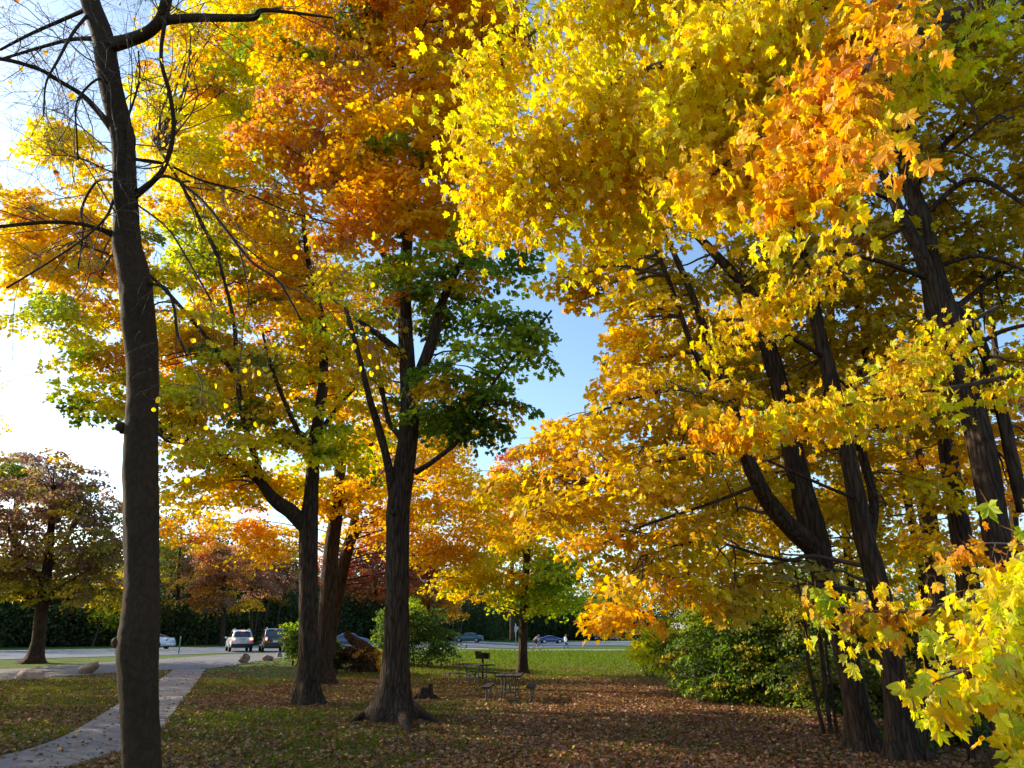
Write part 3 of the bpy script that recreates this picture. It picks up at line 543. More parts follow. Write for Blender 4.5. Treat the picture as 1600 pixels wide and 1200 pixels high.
t.lobes([
 (330, 110, Y, 90, 70, 3, 'lemon3 yellow3 orange1'), (390, -60, Y, 110, 80, 3.5, 'lemon3 yellow3', .8), (400, 60, Y+1, 80, 70, 3, 'lemon3 yellow3'), (350, 600, Y+1, 90, 60, 2.6, 'yellow3 amber2 lime1', .8), (480, 470, Y+1.5, 90, 70, 2.6, 'yellow3 amber3', .8), (270, 660, Y-.5, 60, 40, 2, 'yellow3 lime2'), (500, 600, Y+1.5, 70, 60, 2.6, 'yellow3 amber2', .8), (285, 210, Y, 70, 60, 3, 'lemon6'), (400, 180, Y+1, 80, 60, 3, 'lemon2 lime3 lemon2'), (340, 300, Y+.5, 110, 70, 3, 'yellow3 lemon2 lime2'),
 (115, 250, Y-2, 50, 48, 1.6, 'lemon6', 1.1), (60, 355, Y-2, 90, 50, 2, 'yellow4 lemon2'), (160, 350, Y-2, 70, 66, 2, 'yellow4 lemon2'), (80, 430, Y-2, 85, 42, 2, 'yellow3 lemon3'), (190, 450, Y-1, 60, 50, 2, 'yellow3 lime1 rust1'),
 (110, 510, Y-2, 74, 38, 2, 'lime4 lemon2'), (170, 580, Y-2, 75, 38, 2, 'lime4 lemon2 green1'), (118, 630, Y-2, 26, 22, 1.2, 'green3 lime2'), (175, 630, Y-2, 36, 28, 1.4, 'lime2 lemon2'),
 (290, 410, Y, 90, 66, 3, 'lime4 green2 lemon2'), (400, 370, Y+1, 90, 60, 3, 'rust2 yellow3 lime2'), (410, 460, Y+.5, 80, 44, 2.6, 'orange2 yellow3 lemon2'), (320, 520, Y-1, 80, 44, 2, 'yellow4 orange1 lime2'), (215, 570, Y-1.5, 50, 34, 1.6, 'orange3 yellow2'),
 (470, 540, Y+.5, 80, 50, 2.5, 'lime3 green2 yellow2'), (400, 590, Y, 110, 50, 2.5, 'lime4 lemon2 green1'), (310, 620, Y-1.5, 80, 40, 2, 'lime3 lemon3 yellow1'), (450, 670, Y, 90, 40, 2.4, 'green3 lime3 lemon1'),
 (330, 710, Y-1.5, 90, 36, 2, 'lemon3 yellow3 lime1'), (410, 760, Y+1, 90, 36, 2.2, 'yellow4 lemon2'), (320, 770, Y, 70, 26, 2, 'yellow4 lemon1'), (550, 700, Y+1, 60, 46, 2.2, 'lime3 lemon2 green1')],
 nleaf=70, layers=3.4)
t.done()
# --- two leaning trunks behind
t = Tree('maple_tree', 'dark narrow maple leaning right, close behind the forked maple', 'tree', gnd(502, 1070)); t.lsz = .18; Y = t.base[1]
t.limb([(502, 1078, Y, 34), (503, 1062, Y, 29), (506, 1000, Y, 26), (513, 930, Y, 25), (518, 860, Y, 23), (526, 800, Y, 20), (530, 750, Y, 18), (533, 705, Y, 17), (534, 690, Y, 16), (528, 600, Y, 8), (535, 500, Y, 5)], 'trunk', 24, .04, True, n=90)
t.limb([(531, 785, Y, 9), (550, 775, Y, 6), (580, 760, Y, 4)]); t.limb([(530, 712, Y, 10), (516, 722, Y, 7), (500, 715, Y-.4, 5)])
t.lobes([(560, 780, Y, 80, 40, 2.6, 'amber3 yellow3'), (500, 760, Y, 60, 40, 2.6, 'amber3 yellow2'), (690, 690, Y, 70, 50, 3, 'yellow3 amber2'), (700, 770, Y, 80, 50, 3, 'yellow4 amber2'), (560, 620, Y+1, 90, 70, 3, 'amber3 yellow2 lime1', .7), (540, 480, Y+1, 90, 70, 3, 'amber2 yellow3', .7), (440, 420, Y+1, 100, 80, 3, 'gold2 orange2', .7)], nleaf=64, layers=3, R0=.9)
t.done()
t = Tree('maple_tree', 'brown barked maple slanting to the right between the two larger trunks', 'tree', gnd(508, 1056)); t.lsz = .18; Y = t.base[1]
t.limb([(506, 1062, Y, 26), (508, 1040, Y, 22), (515, 1000, Y, 20), (527, 930, Y, 20), (540, 870, Y, 19), (551, 830, Y, 16), (556, 800, Y, 12), (570, 740, Y, 9), (590, 650, Y, 6)], 'trunk', 20, .04, True, n=80)
t.limb([(548, 848, Y, 8), (562, 830, Y, 6), (566, 815, Y, 4)])
t.lobes([(600, 760, Y, 90, 50, 3.5, 'yellow3 amber3'), (720, 830, Y, 90, 44, 3.5, 'yellow4 lemon1 amber1'), (690, 860, Y-1, 70, 34, 3, 'yellow3 amber2'), (760, 890, Y, 70, 30, 3, 'yellow3 lime2'), (640, 800, Y+1, 60, 30, 3, 'amber3 yellow2'), (590, 690, Y+1, 80, 50, 3, 'yellow3 amber3'), (680, 720, Y+1, 80, 50, 3, 'yellow3 amber2'), (350, 820, Y+2, 120, 36, 3, 'orange3 amber2 rust1'), (430, 850, Y+2, 80, 30, 3, 'orange2 amber2'), (600, 830, Y+1, 110, 40, 3, 'amber3 yellow2 red1')], nleaf=60, layers=3, R0=1.0)
t.done()
# --- the tree standing on the lawn
t = Tree('maple_tree', 'yellow green maple standing alone on the lawn behind the near picnic table', 'tree', gnd(817, 1054)); t.lsz = .20; Y = t.base[1]
t.limb([(817, 1059, Y, 19), (817, 1050, Y, 16), (817, 1020, Y, 14), (818, 960, Y, 13.5), (821, 910, Y, 12.5), (823, 860, Y, 10), (822, 800, Y, 7), (826, 740, Y, 4)], 'trunk', 20, .04, True, n=70)
t.limb([(821, 925, Y, 7), (845, 905, Y-.4, 5), (880, 890, Y-.8, 3)]); t.limb([(820, 905, Y, 7), (790, 890, Y, 4), (760, 880, Y, 3)])
t.lobes([(770, 925, Y, 70, 24, 3, 'yellow3 lime3'), (860, 930, Y, 56, 26, 3, 'lime4 green1'), (880, 890, Y+1, 50, 40, 3, 'green4 lime1'), (815, 880, Y, 80, 40, 3.2, 'lime2 yellow3'), (730, 900, Y, 50, 30, 3, 'yellow4'), (800, 810, Y, 80, 50, 3.4, 'amber3 orange2'), (770, 760, Y, 50, 34, 3, 'orange2 red1 amber2', .7), (870, 905, Y-2.5, 56, 36, 2.4, 'green4 lime2'), (905, 935, Y-2, 30, 22, 1.6, 'lime4')], nleaf=60, layers=3.2, R0=1.0)
t.done()
# --- the wood on the right
def wood_tree(label, base, trunk, limbs, lobes, flare=True, **k):
    t = Tree('maple_tree', label, 'tree', base, 'maples of the wood on the right'); Y = base[1]; t.lsz = k.pop('ls', .145)
    t.limb([(a[0], a[1], Y+(a[3] if len(a) > 3 else 0), a[2]) for a in trunk], 'trunk', 28, .035, flare, n=110)
    for l in limbs: t.limb([(a[0], a[1], Y+(a[3] if len(a) > 3 else 0), a[2]) for a in l])
    t.lobes([(l[0], l[1], Y+l[2])+tuple(l[3:]) for l in lobes], **k); t.done(); return t
g1 = gnd(1352, 1176)
wood_tree('twin stemmed dark maple behind the right hand bush, forking low', g1,
 [(1356, 1190, 50), (1352, 1165, 42), (1342, 1120, 37), (1325, 1030, 36), (1303, 950, 37), (1284, 890, 38), (1272, 835, 40), (1252, 760, 34), (1238, 700, 32), (1222, 620, 28), (1200, 540, 24), (1180, 470, 18), (1120, 400, 14), (1070, 350, 10), (1010, 300, 6)],
 [[(1278, 860, 34), (1240, 828, 30, -.3), (1205, 790, 27, -.5), (1180, 745, 24, -.7), (1158, 690, 21, -.8), (1140, 620, 15, -.9), (1110, 540, 12, -1), (1085, 470, 11, -1.1), (1055, 400, 9, -1.2), (1020, 330, 6, -1.3)],
  [(1150, 640, 11, -.8), (1090, 560, 9, -1), (1060, 480, 8, -1.2), (1030, 400, 7, -1.4), (1000, 330, 4, -1.5)],
  [(1235, 690, 12), (1290, 620, 10, .5), (1300, 500, 8, .8), (1290, 380, 6, 1)],
  [(1275, 880, 7, -.2), (1200, 870, 5, -1), (1100, 845, 4, -1.6), (1000, 870, 2.5, -2)],
  [(1160, 700, 6, -.8), (1080, 715, 5, -1.4), (980, 730, 4, -1.8), (900, 760, 2.5, -2)],
  [(1180, 760, 6, -.8), (1100, 790, 5, -1.4), (1010, 820, 4, -1.8), (940, 850, 2.5, -2.2)],
  [(1150, 640, 7, -.8), (1080, 610, 5, -1.5), (1000, 620, 4, -2), (920, 650, 2.5, -2.2)]],
 [(1000, 560, -1, 60, 60, 1.6, 'yellow4 amber2'), (960, 640, -1, 80, 50, 1.8, 'yellow4 gold2'), (1060, 640, -1.5, 90, 50, 1.8, 'gold4 yellow1'), (900, 720, -1.5, 90, 44, 2, 'gold3 amber3 orange1'), (1010, 750, -2, 110, 50, 2, 'gold4 yellow2'),
  (860, 800, -1, 70, 40, 2, 'amber4 gold2'), (960, 850, -2, 100, 44, 2, 'gold3 amber3'), (1080, 850, -1, 90, 40, 2, 'yellow3 gold3'), (1010, 920, -2.5, 90, 30, 1.8, 'amber3 gold3'), (970, 955, -2, 40, 20, 1, 'amber3'), (1130, 930, -1, 90, 26, 1.6, 'gold3 olive2'),
  (1060, 480, 0, 80, 50, 2, 'gold4 amber2'), (1000, 500, -1, 56, 44, 1.6, 'yellow4 gold2'), (905, 420, -1, 40, 30, 1.4, 'gold3 amber2'), (890, 660, -1.5, 50, 34, 1.6, 'yellow3 amber2'), (830, 740, -1.5, 60, 34, 1.8, 'amber3 gold3'), (1000, 420, 0, 90, 40, 2, 'gold3 lime1 amber1'), (1150, 560, 1, 90, 70, 2, 'gold5', .8), (1130, 760, 1.5, 80, 70, 2, 'yellow3 gold3', .8), (1230, 560, 1, 70, 60, 2, 'gold4', .7), (1000, 340, 0, 110, 50, 2, 'gold3 amber2 lime1', .8), (900, 440, 0, 44, 30, 1.6, 'gold2 amber2', .8), (1180, 440, 1, 100, 60, 2.4, 'gold4 olive1', .8)],
 nleaf=46, layers=3.4, R0=.6, rad=.05)
g2 = gnd(1415, 1190)
wood_tree('straight dark maple behind the low hanging green branch', g2,
 [(1418, 1200, 52), (1412, 1170, 44), (1400, 1080, 38), (1385, 980, 35), (1368, 900, 33), (1350, 840, 31), (1335, 760, 27), (1318, 680, 24), (1300, 600, 24), (1280, 520, 20), (1262, 430, 17), (1240, 330, 13), (1210, 200, 9)],
 [[(1372, 930, 20, .3), (1358, 860, 18, .6), (1365, 780, 15, .8), (1345, 700, 13, 1), (1330, 600, 10, 1.2)],
  [(1310, 650, 12), (1350, 560, 10, .4), (1340, 480, 9, .6), (1290, 400, 6, .8)],
  [(1290, 560, 8), (1220, 520, 6, -.6), (1130, 500, 4, -1)], [(1340, 780, 7), (1290, 760, 5, -.6), (1200, 720, 4, -1)]],
 [(1300, 500, 1, 90, 60, 2, 'gold4 olive1', .8), (1400, 620, 2, 80, 60, 2, 'gold4 amber1', .8), (1290, 700, 2, 90, 60, 2, 'yellow3 gold3', .8), (1400, 760, 2, 80, 60, 2, 'yellow3 gold3', .8), (1300, 820, 2, 80, 50, 2, 'yellow4 gold2', .8), (1260, 330, 1, 100, 70, 2.4, 'gold4 olive1'), (1230, 150, 1, 150, 120, 3, 'gold4 olive1', .8), (1180, -80, 1, 170, 120, 3.5, 'gold4', .8), (1000, 180, 0, 120, 110, 3, 'gold4', .7), (1200, 900, 0, 80, 30, 1.8, 'gold3 olive2'), (1310, 420, 0, 90, 50, 2, 'gold4 olive2'), (1190, 640, 2, 90, 60, 2, 'gold4', .8)],
 nleaf=46, layers=3, R0=.6, rad=.045)
g3 = gnd(1585, 1210)
wood_tree('broad dark maple rising near the right edge, split high into two stems', g3,
 [(1600, 1240, 66), (1590, 1180, 56), (1578, 1080, 50), (1568, 960, 42), (1558, 850, 40), (1548, 780, 39), (1532, 690, 39), (1512, 620, 39), (1492, 550, 39), (1472, 490, 45), (1455, 420, 34), (1440, 340, 26), (1425, 300, 24), (1400, 210, 18), (1360, 100, 12)],
 [[(1600, 800, 20, -.1), (1582, 720, 19, -.1), (1562, 630, 18, -.1), (1542, 560, 17, -.1), (1518, 510, 16, -.1), (1488, 478, 15, 0)],
  [(1462, 470, 26, 0), (1440, 400, 22, -.2), (1405, 330, 18, -.4), (1380, 270, 14, -.6), (1340, 180, 10, -.8)],
  [(1470, 500, 10), (1560, 430, 8, .4), (1640, 390, 6, .8)], [(1440, 340, 9), (1520, 280, 8, -.4), (1620, 330, 6, -.8)], [(1425, 300, 9), (1500, 200, 8, .4), (1600, 150, 6, .8)],
  [(1460, 440, 9), (1380, 410, 7, -.6), (1290, 390, 5, -1)], [(1500, 560, 8), (1560, 520, 7, -.6), (1640, 500, 5, -1)], [(1480, 510, 8), (1420, 560, 6, -.6), (1340, 590, 4, -1)],
  [(1410, 240, 9), (1450, 130, 8, .3), (1540, 60, 6, .6)], [(1455, 420, 8), (1530, 400, 6, -.5), (1620, 430, 4, -.8)], [(1490, 550, 7), (1550, 600, 5, -.5), (1620, 620, 4, -.6)], [(1440, 345, 7), (1360, 300, 5, -.5), (1260, 290, 4, -.8)], [(1420, 290, 6), (1480, 240, 5, -.5), (1560, 180, 4, -.8)], [(1510, 620, 6), (1440, 660, 5, -.5), (1360, 670, 3, -.8)]],
 [(1500, 50, 0, 120, 60, 1.6, 'olive2 gold4', 1.1), (1500, -110, 0, 170, 100, 2.6, 'olive2 gold4', .8), (1720, 60, 0, 120, 220, 2.6, 'olive2 gold4', .7), (1560, 140, 0, 90, 60, 1.8, 'olive2 gold4', 1), (1470, 170, 0, 80, 60, 1.6, 'olive2 gold4', 1), (1560, 250, 0, 80, 60, 1.6, 'gold4 olive2', .9), (1500, 350, .4, 80, 50, 1.6, 'gold4 olive2', .9), (1580, 370, .4, 70, 50, 1.6, 'gold4 olive2', .9), (1570, 450, .4, 70, 44, 1.6, 'gold3 olive2 amber1', .9), (1580, 560, .8, 60, 60, 1.6, 'gold3 amber2', .9), (1640, 250, 0, 60, 200, 2, 'gold4 olive2', .8),
  (1400, 420, .8, 80, 50, 1.8, 'gold5 olive1'), (1380, 330, .8, 80, 50, 1.8, 'gold5 olive1'), (1400, 520, 1, 80, 50, 1.8, 'gold5', .9), (1350, 240, .5, 90, 60, 1.6, 'gold4 olive2'), (1570, 680, 2, 60, 60, 1.6, 'amber3 orange2', .8), (1400, 100, 0, 90, 70, 1.6, 'gold4 olive2'), (1480, 450, 1.5, 70, 50, 1.6, 'gold5 olive1', .8), (1470, 620, 2, 70, 60, 1.6, 'gold5', .7)],
 nleaf=34, layers=3, R0=.5, rad=.045)
g4 = gnd(1520, 1150)
wood_tree('slim maple stem just left of the broad right hand maple', g4,
 [(1530, 1160, 44), (1525, 1100, 40), (1516, 950, 34), (1504, 850, 31), (1492, 780, 28), (1480, 700, 25), (1468, 620, 21), (1460, 560, 16), (1450, 450, 12), (1440, 350, 8)],
 [[(1490, 700, 10), (1450, 640, 8, .4), (1400, 560, 6, .8)], [(1500, 760, 9), (1560, 700, 7, .4), (1620, 650, 5, .8)]],
 [(1470, 700, 2, 80, 60, 2, 'gold4 amber1', .8), (1450, 560, 2, 90, 60, 2, 'gold4 amber1', .7), (1570, 760, 2, 70, 50, 2, 'amber3 orange2', .9), (1470, 830, 2, 90, 40, 2, 'yellow3 gold3'), (1590, 600, 3, 60, 60, 2, 'orange3 amber2', .8), (1500, 480, 3, 90, 60, 2, 'gold3 amber2', .6)],
 nleaf=44, layers=3, R0=.65, rad=.045)
g5 = gnd(1470, 1120)
wood_tree('thin maple stem in the middle of the right hand wood, curving left', g5,
 [(1478, 1130, 30), (1470, 1060, 26), (1462, 900, 26), (1450, 810, 26), (1435, 740, 24), (1422, 670, 22), (1405, 600, 20), (1380, 540, 18), (1350, 490, 16), (1320, 440, 12), (1290, 380, 8)],
 [[(1430, 720, 9), (1390, 680, 7, .5), (1340, 640, 5, 1)], [(1405, 600, 9), (1430, 520, 7, .5), (1420, 440, 5, 1)]],
 [(1340, 640, 3, 110, 80, 2.6, 'yellow3 gold3', .8), (1250, 780, 3, 110, 70, 2.6, 'yellow4 gold2', .9), (1400, 860, 3, 100, 50, 2.4, 'yellow3 gold2 lime1'), (1150, 830, 3, 90, 60, 2.6, 'yellow4 gold2'), (1080, 720, 4, 90, 70, 2.6, 'yellow4 gold2', .9), (1160, 680, 4, 90, 60, 2.6, 'yellow3 gold3', .9), (1260, 600, 4, 110, 70, 2.6, 'gold4', .7), (1100, 560, 4, 90, 70, 2.6, 'yellow2 gold3', .8)],
 nleaf=50, layers=2.8, R0=.8, rad=.03, ls=.16)
g6 = gnd(1290, 1100)
wood_tree('farther maple whose yellow crown fills the space between the dark stems', g6,
 [(1296, 1104, 26), (1290, 1060, 22), (1285, 960, 20), (1276, 880, 18), (1262, 800, 17), (1250, 700, 15), (1255, 600, 13), (1265, 500, 10), (1270, 380, 7)],
 [[(1275, 860, 9), (1310, 760, 8), (1330, 660, 6)], [(1260, 780, 8), (1200, 740, 7), (1120, 700, 5)], [(1250, 700, 8), (1190, 600, 7), (1150, 500, 5)]],
 [(960, 700, 4, 90, 60, 3, 'yellow4 amber2'), (900, 790, 4, 110, 50, 3, 'amber4 yellow2'), (1000, 820, 5, 120, 60, 3, 'yellow4 gold2'), (1180, 760, 3, 130, 90, 3, 'yellow5 gold1', .8), (1350, 740, 3, 130, 90, 3, 'yellow3 gold2 orange1', .8), (1500, 700, 3, 110, 90, 3, 'orange2 amber3', .7), (1200, 900, 3, 110, 36, 3, 'yellow3 lime2'), (1040, 900, 4, 110, 40, 3, 'yellow3 amber2'), (1100, 600, 4, 110, 80, 3, 'yellow4 gold2', .8), (1350, 560, 4, 120, 80, 3, 'gold4', .7), (1040, 500, 5, 80, 50, 3, 'yellow3 gold2', .8), (1200, 450, 4, 120, 80, 3, 'gold4', .7), (1370, 880, 3, 90, 50, 3, 'yellow3 lime1')],
 nleaf=50, layers=2.6, R0=1., rad=.04, ls=.18)
for lab, bs, tr_, lb in [
  ('slender dark stem behind the forked right hand maple', (1240, 1085), [(1242, 1088, 15), (1238, 1050, 12), (1228, 950, 11), (1212, 850, 10), (1195, 740, 9), (1180, 620, 8), (1160, 500, 7), (1135, 380, 5)], [(1170, 600, 1, 60, 60, 2, 'gold4', .6), (1210, 820, 1, 60, 40, 2, 'gold4 amber1', .6)]),
  ('slender dark stem crossing between the two nearest wood trunks', (1335, 1090), [(1337, 1093, 16), (1335, 1050, 13), (1330, 930, 12), (1318, 800, 11), (1312, 690, 10), (1300, 560, 9), (1292, 420, 7)], [(1300, 560, 1, 60, 60, 2, 'gold4', .6), (1330, 780, 1, 50, 40, 2, 'yellow2 gold3', .6)]),
  ('slender leaning stem deep in the wood near the thin curved maple', (1462, 1090), [(1464, 1094, 16), (1455, 1040, 14), (1440, 900, 13), (1418, 780, 12), (1395, 680, 11), (1370, 570, 9), (1335, 440, 7), (1300, 330, 5)], [(1380, 640, 1, 60, 50, 2, 'gold4', .6)]),
  ('slender upright stem deep in the wood at the right edge', (1590, 1080), [(1592, 1084, 16), (1590, 1030, 14), (1588, 880, 13), (1580, 760, 12), (1568, 640, 10), (1550, 500, 8), (1545, 380, 6)], [(1590, 720, 1, 60, 60, 2, 'amber3 orange2', .8), (1580, 850, 1, 60, 50, 2, 'gold3 olive2', .8)])]:
    wood_tree(lab, gnd(*bs), tr_, [[(tr_[4][0], tr_[4][1], 6), (tr_[4][0]-45, tr_[4][1]-60, 5, -.6), (tr_[4][0]-120, tr_[4][1]-80, 3, -1)], [(tr_[5][0], tr_[5][1], 6), (tr_[5][0]+40, tr_[5][1]-70, 5, .4), (tr_[5][0]+60, tr_[5][1]-150, 3, .8)]], lb, nleaf=40, layers=3, R0=.7, rad=.03)
for i, (lab, bs, pp) in enumerate([
  ('thin grey saplings in a clump at the edge of the leafy floor', (1262, 1150), [[(1290, 1160, 7), (1275, 1090, 7), (1262, 1030, 6), (1256, 960, 5), (1240, 880, 3)], [(1300, 1160, 8), (1292, 1090, 7), (1284, 1020, 7), (1270, 940, 4)], [(1310, 1165, 6), (1300, 1080, 5), (1290, 990, 4), (1300, 900, 3)]]),
  ('dark leafless sapling leaning between the two near wood trunks', (1400, 1190), [[(1420, 1195, 16), (1408, 1100, 14), (1398, 1010, 12), (1392, 960, 10), (1370, 860, 6)]]),
  ('bare sapling with pale curving twigs under the hanging branch', (1520, 1195), [[(1522, 1199, 14), (1508, 1120, 12), (1490, 1060, 10), (1470, 1000, 7), (1440, 940, 4)], [(1450, 1195, 9), (1442, 1100, 8), (1430, 1000, 5)]])]):
    gb = gnd(*bs); t = Tree('sapling', lab, 'sapling', gb)
    for q in pp: t.limb([(a[0], a[1], gb[1], a[2]) for a in q], 'stem', 8, .06)
# --- the maple whose lit branches hang into the picture from the right
Yn = 5.2; t = Tree('maple_tree', 'near maple rooted outside the right edge, its sunlit yellow branches hanging over the view', 'tree', (5.6, 5.4, 0))
tp = smooth_path(np.array([[5.6, 5.4, -.1, .24], [5.55, 5.4, 1.2, .19], [5.4, 5.5, 3, .16], [5.3, 5.6, 5, .14], [5.1, 5.6, 7.5, .11], [4.9, 5.7, 10, .07], [4.8, 5.8, 12, .03]]), 60)
mb = MB(); mb.tube(tp[:, :3], tp[:, 3], 20, wob=.04); mb.build('trunk', M_BARK, t.o, loc=t.base); t.sk.append(tp)
def leafy(t, axis, palf, n, spread, lsz, R0, nleaf, T=T_NEAR, w0=10, hang=.3, part='leafy_branch', sub=3, rngs=(.1, 1), flat=.35, tilt=.6):
    """a branch through (u, v, depth) points carrying side twigs and hanging leaves."""
    q = np.array([P(*a[:3]) for a in axis]); q = smooth_path(q, 40); mb = MB()
    r = np.linspace(w0*pxm(*axis[0][:3])/2, .003, 40); mb.tube(q, r, 8, mi=1, wob=.04); t.sk.append(np.column_stack([q, r]))
    dr = norm(np.gradient(q, axis=0)); cs = []; kk = []
    for i in range(n):
        f = rng.uniform(*rngs); k = min(39, int(f*40)); a = q[k]; side = norm(np.cross(dr[k], [0, 0, 1.]))
        e = a+side*rng.normal(0, spread*(1.05-.5*f))+dr[k]*rng.uniform(0, spread*.8)+np.array([0, 0, rng.normal(-.25, flat)*spread])
        tt = twig(a, e, .03, 6, .07); mb.tube(tt, np.linspace(min(.008, r[k]), .002, 6), 4, mi=1, cap=False); cs.append(e); kk.append(f)
        if rng.random() < .6: cs.append(tt[3]+rng.normal(0, .05, 3)); kk.append(f)
    cs = np.array(cs); kk = np.array(kk)
    for lo, hi, pal in palf:
        s_ = cs[(kk >= lo) & (kk < hi)]
        if len(s_): spray_leaves(mb, s_, pal, R0, nleaf, lsz, T, cs.mean(0)+[0, 0, -.3], tilt=tilt, thick=.3, droop=hang, hang=.75)
    mb.build(part, [M_LEAF, M_TWIG], t.o, smooth=False, tint=True, loc=t.base)
LB = lambda *a, **k: leafy(t, *a, **k)
ls = .12
LB([(1560, -160, 5.6), (1290, 5, 5.6), (1160, 80, 5.7), (1060, 95, 5.9), (960, 130, 6.1), (860, 210, 6.4), (760, 240, 6.8)], [(0, 1.1, 'lemon4 yellow2')], 75, .62, ls, .34, 22, w0=26)
LB([(1500, -200, 6.2), (1250, -60, 6.4), (1050, -10, 6.8), (900, 20, 7), (820, 60, 7.2), (760, 130, 7.4)], [(0, 1.1, 'lemon4 yellow1 lime1')], 75, .7, ls, .36, 22, w0=24)
LB([(1500, 20, 6.0), (1250, 120, 6.2), (1100, 180, 6.4), (980, 230, 6.6), (880, 270, 6.8), (790, 300, 7)], [(0, 1.1, 'lemon3 yellow3')], 80, .62, ls, .34, 22, w0=22)
LB([(1520, 60, 6.4), (1280, 180, 6.5), (1130, 240, 6.6), (1020, 290, 6.8), (930, 350, 7.0)], [(0, 1.1, 'yellow3 lemon3 gold1')], 46, .5, ls, .32, 22, w0=10)
LB([(1400, -60, 4.6), (1340, 50, 4.6), (1280, 140, 4.6), (1240, 220, 4.6), (1215, 300, 4.6)], [(0, .5, 'orange3 yellow2'), (.5, 1.1, 'lemon2 yellow2 orange2')], 44, .24, ls, .24, 18, w0=9)
LB([(1430, -40, 4.2), (1380, 60, 4.2), (1335, 140, 4.1), (1315, 220, 4.1), (1320, 290, 4.1)], [(0, .6, 'orange4 yellow1'), (.6, 1.1, 'orange2 lemon2')], 30, .30, ls, .22, 12, w0=8)
LB([(1480, 40, 5.0), (1360, 130, 5.0), (1230, 190, 5.1), (1140, 250, 5.2), (1090, 310, 5.3)], [(0, .5, 'yellow3 lemon3'), (.5, 1.1, 'yellow4 orange1 lemon1')], 40, .40, ls, .28, 18, w0=9)
LB([(1400, -120, 5.4), (1280, -40, 5.3), (1160, 20, 5.3), (1080, 110, 5.4), (1040, 200, 5.5)], [(0, 1.1, 'lemon4 yellow2')], 50, .5, ls, .3, 18, w0=9)
LB([(1300, -200, 6), (1150, -90, 6.2), (1000, -40, 6.6), (930, 40, 6.8)], [(0, 1.1, 'lemon4 yellow2')], 44, .6, ls, .34, 20, w0=9)
LB([(1660, -40, 5.0), (1580, 10, 5.0), (1520, 50, 5.1), (1460, 90, 5.2), (1420, 130, 5.3)], [(0, 1.1, 'lemon4 lime2')], 22, .3, .1, .24, 10, w0=7)
LB([(1700, 560, 7.2), (1520, 600, 7.2), (1400, 620, 7.3), (1280, 640, 7.3), (1180, 655, 7.3), (1090, 670, 7.2)], [(0, .5, 'yellow3 lime2 lemon1'), (.5, .8, 'yellow4 lime1'), (.8, 1.1, 'yellow2 orange3')], 52, .30, .11, .24, 13, w0=9, flat=.12)
LB([(1560, 480, 7.8), (1460, 530, 7.8), (1400, 570, 7.8), (1330, 600, 7.8)], [(0, 1.1, 'yellow3 lime2')], 22, .4, .115, .28, 12, w0=7, flat=.2)
LB([(1340, 380, 7.4), (1260, 430, 7.4), (1190, 480, 7.4), (1120, 520, 7.4)], [(0, 1.1, 'gold2 yellow3 lime1')], 26, .4, .115, .28, 12, w0=7, flat=.25)
t.done()
t = Tree('maple_tree', 'young maple outside the lower right corner with green and yellow leaves hanging in', 'tree', (3.3, 2.9, 0))
tp = smooth_path(np.array([[3.3, 2.9, -.1, .05], [3.25, 2.95, .8, .042], [3.2, 3., 1.8, .035], [3.1, 3.1, 2.8, .02], [3.05, 3.1, 3.4, .01]]), 40)
mb = MB(); mb.tube(tp[:, :3], tp[:, 3], 14, wob=.04); mb.build('trunk', M_BARK, t.o, loc=t.base); t.sk.append(tp)
gp = 'yellow2 lime4 lemon3'
LB([(1768, 800, 3.2), (1678, 860, 3.2), (1598, 920, 3.2), (1528, 975, 3.25), (1458, 1010, 3.3)], [(0, 1.1, gp)], 30, .14, .085, .13, 6, w0=10, flat=.45)
LB([(1788, 880, 3.0), (1698, 920, 3.0), (1618, 970, 3.0), (1538, 1030, 3.05), (1458, 1070, 3.1)], [(0, 1.1, gp)], 27, .13, .085, .12, 6, w0=9, flat=.4)
LB([(1668, 870, 3.6), (1568, 915, 3.6), (1468, 950, 3.7), (1368, 955, 3.8), (1298, 945, 3.9)], [(0, .6, 'lime3 yellow3'), (.6, 1.1, 'yellow2 orange1 lime3 brown1')], 24, .13, .078, .11, 7, w0=7, flat=.35)
LB([(1728, 690, 3.0), (1688, 760, 3.0), (1648, 830, 3.0), (1618, 900, 3.0)], [(0, 1.1, 'lime3 lemon3')], 24, .15, .088, .14, 8, w0=8, flat=.4)
LB([(1768, 1000, 2.9), (1698, 1040, 2.9), (1638, 1080, 2.9), (1598, 1110, 2.9)], [(0, 1.1, gp)], 22, .13, .088, .13, 7, w0=7, flat=.4)
LB([(1648, 850, 3.9), (1588, 850, 4), (1528, 850, 4.1), (1478, 865, 4.2)], [(0, 1.1, 'gold3 orange2 lime1')], 9, .10, .08, .1, 4, w0=5, flat=.3)
t.done()

# ================================================================ BUSHES
def bush(name, label, base, L, nleaf=34, lsz=.11, R0=.42, layers=4.5, stems=7, cat='bush', T=T_FAR, tilt=1., group=None):
    t = Tree(name, label, cat, base, group); t.lsz = lsz
    for _ in range(stems):
        l = L[rng.integers(len(L))]; c = P(l[0], l[1], l[2]); k = pxm(l[0], l[1], l[2]); e = c+in_ellipsoid(1)[0]*np.array([l[3]*k, l[5], l[4]*k])*.8
        st = np.array([t.base[0]+(e[0]-t.base[0])*.5*rng.uniform(.5, 1), t.base[1]+rng.normal(0, .2), t.base[2]-.05])
        e[2] = max(e[2], t.base[2]+.5); q = smooth_path(twig(st, e, .1, 6, .1), 14); rr = np.linspace(.035, .008, 14)
        mb = MB(); mb.tube(q, rr, 6, wob=.05); mb.build('stem', M_TWIG, t.o, loc=t.base); t.sk.append(np.column_stack([q, rr]))
    t.lobes(L, nleaf=nleaf, R0=R0, layers=layers, T=T, tilt=tilt, rad=.015, droop=.15); t.done('foliage'); return t
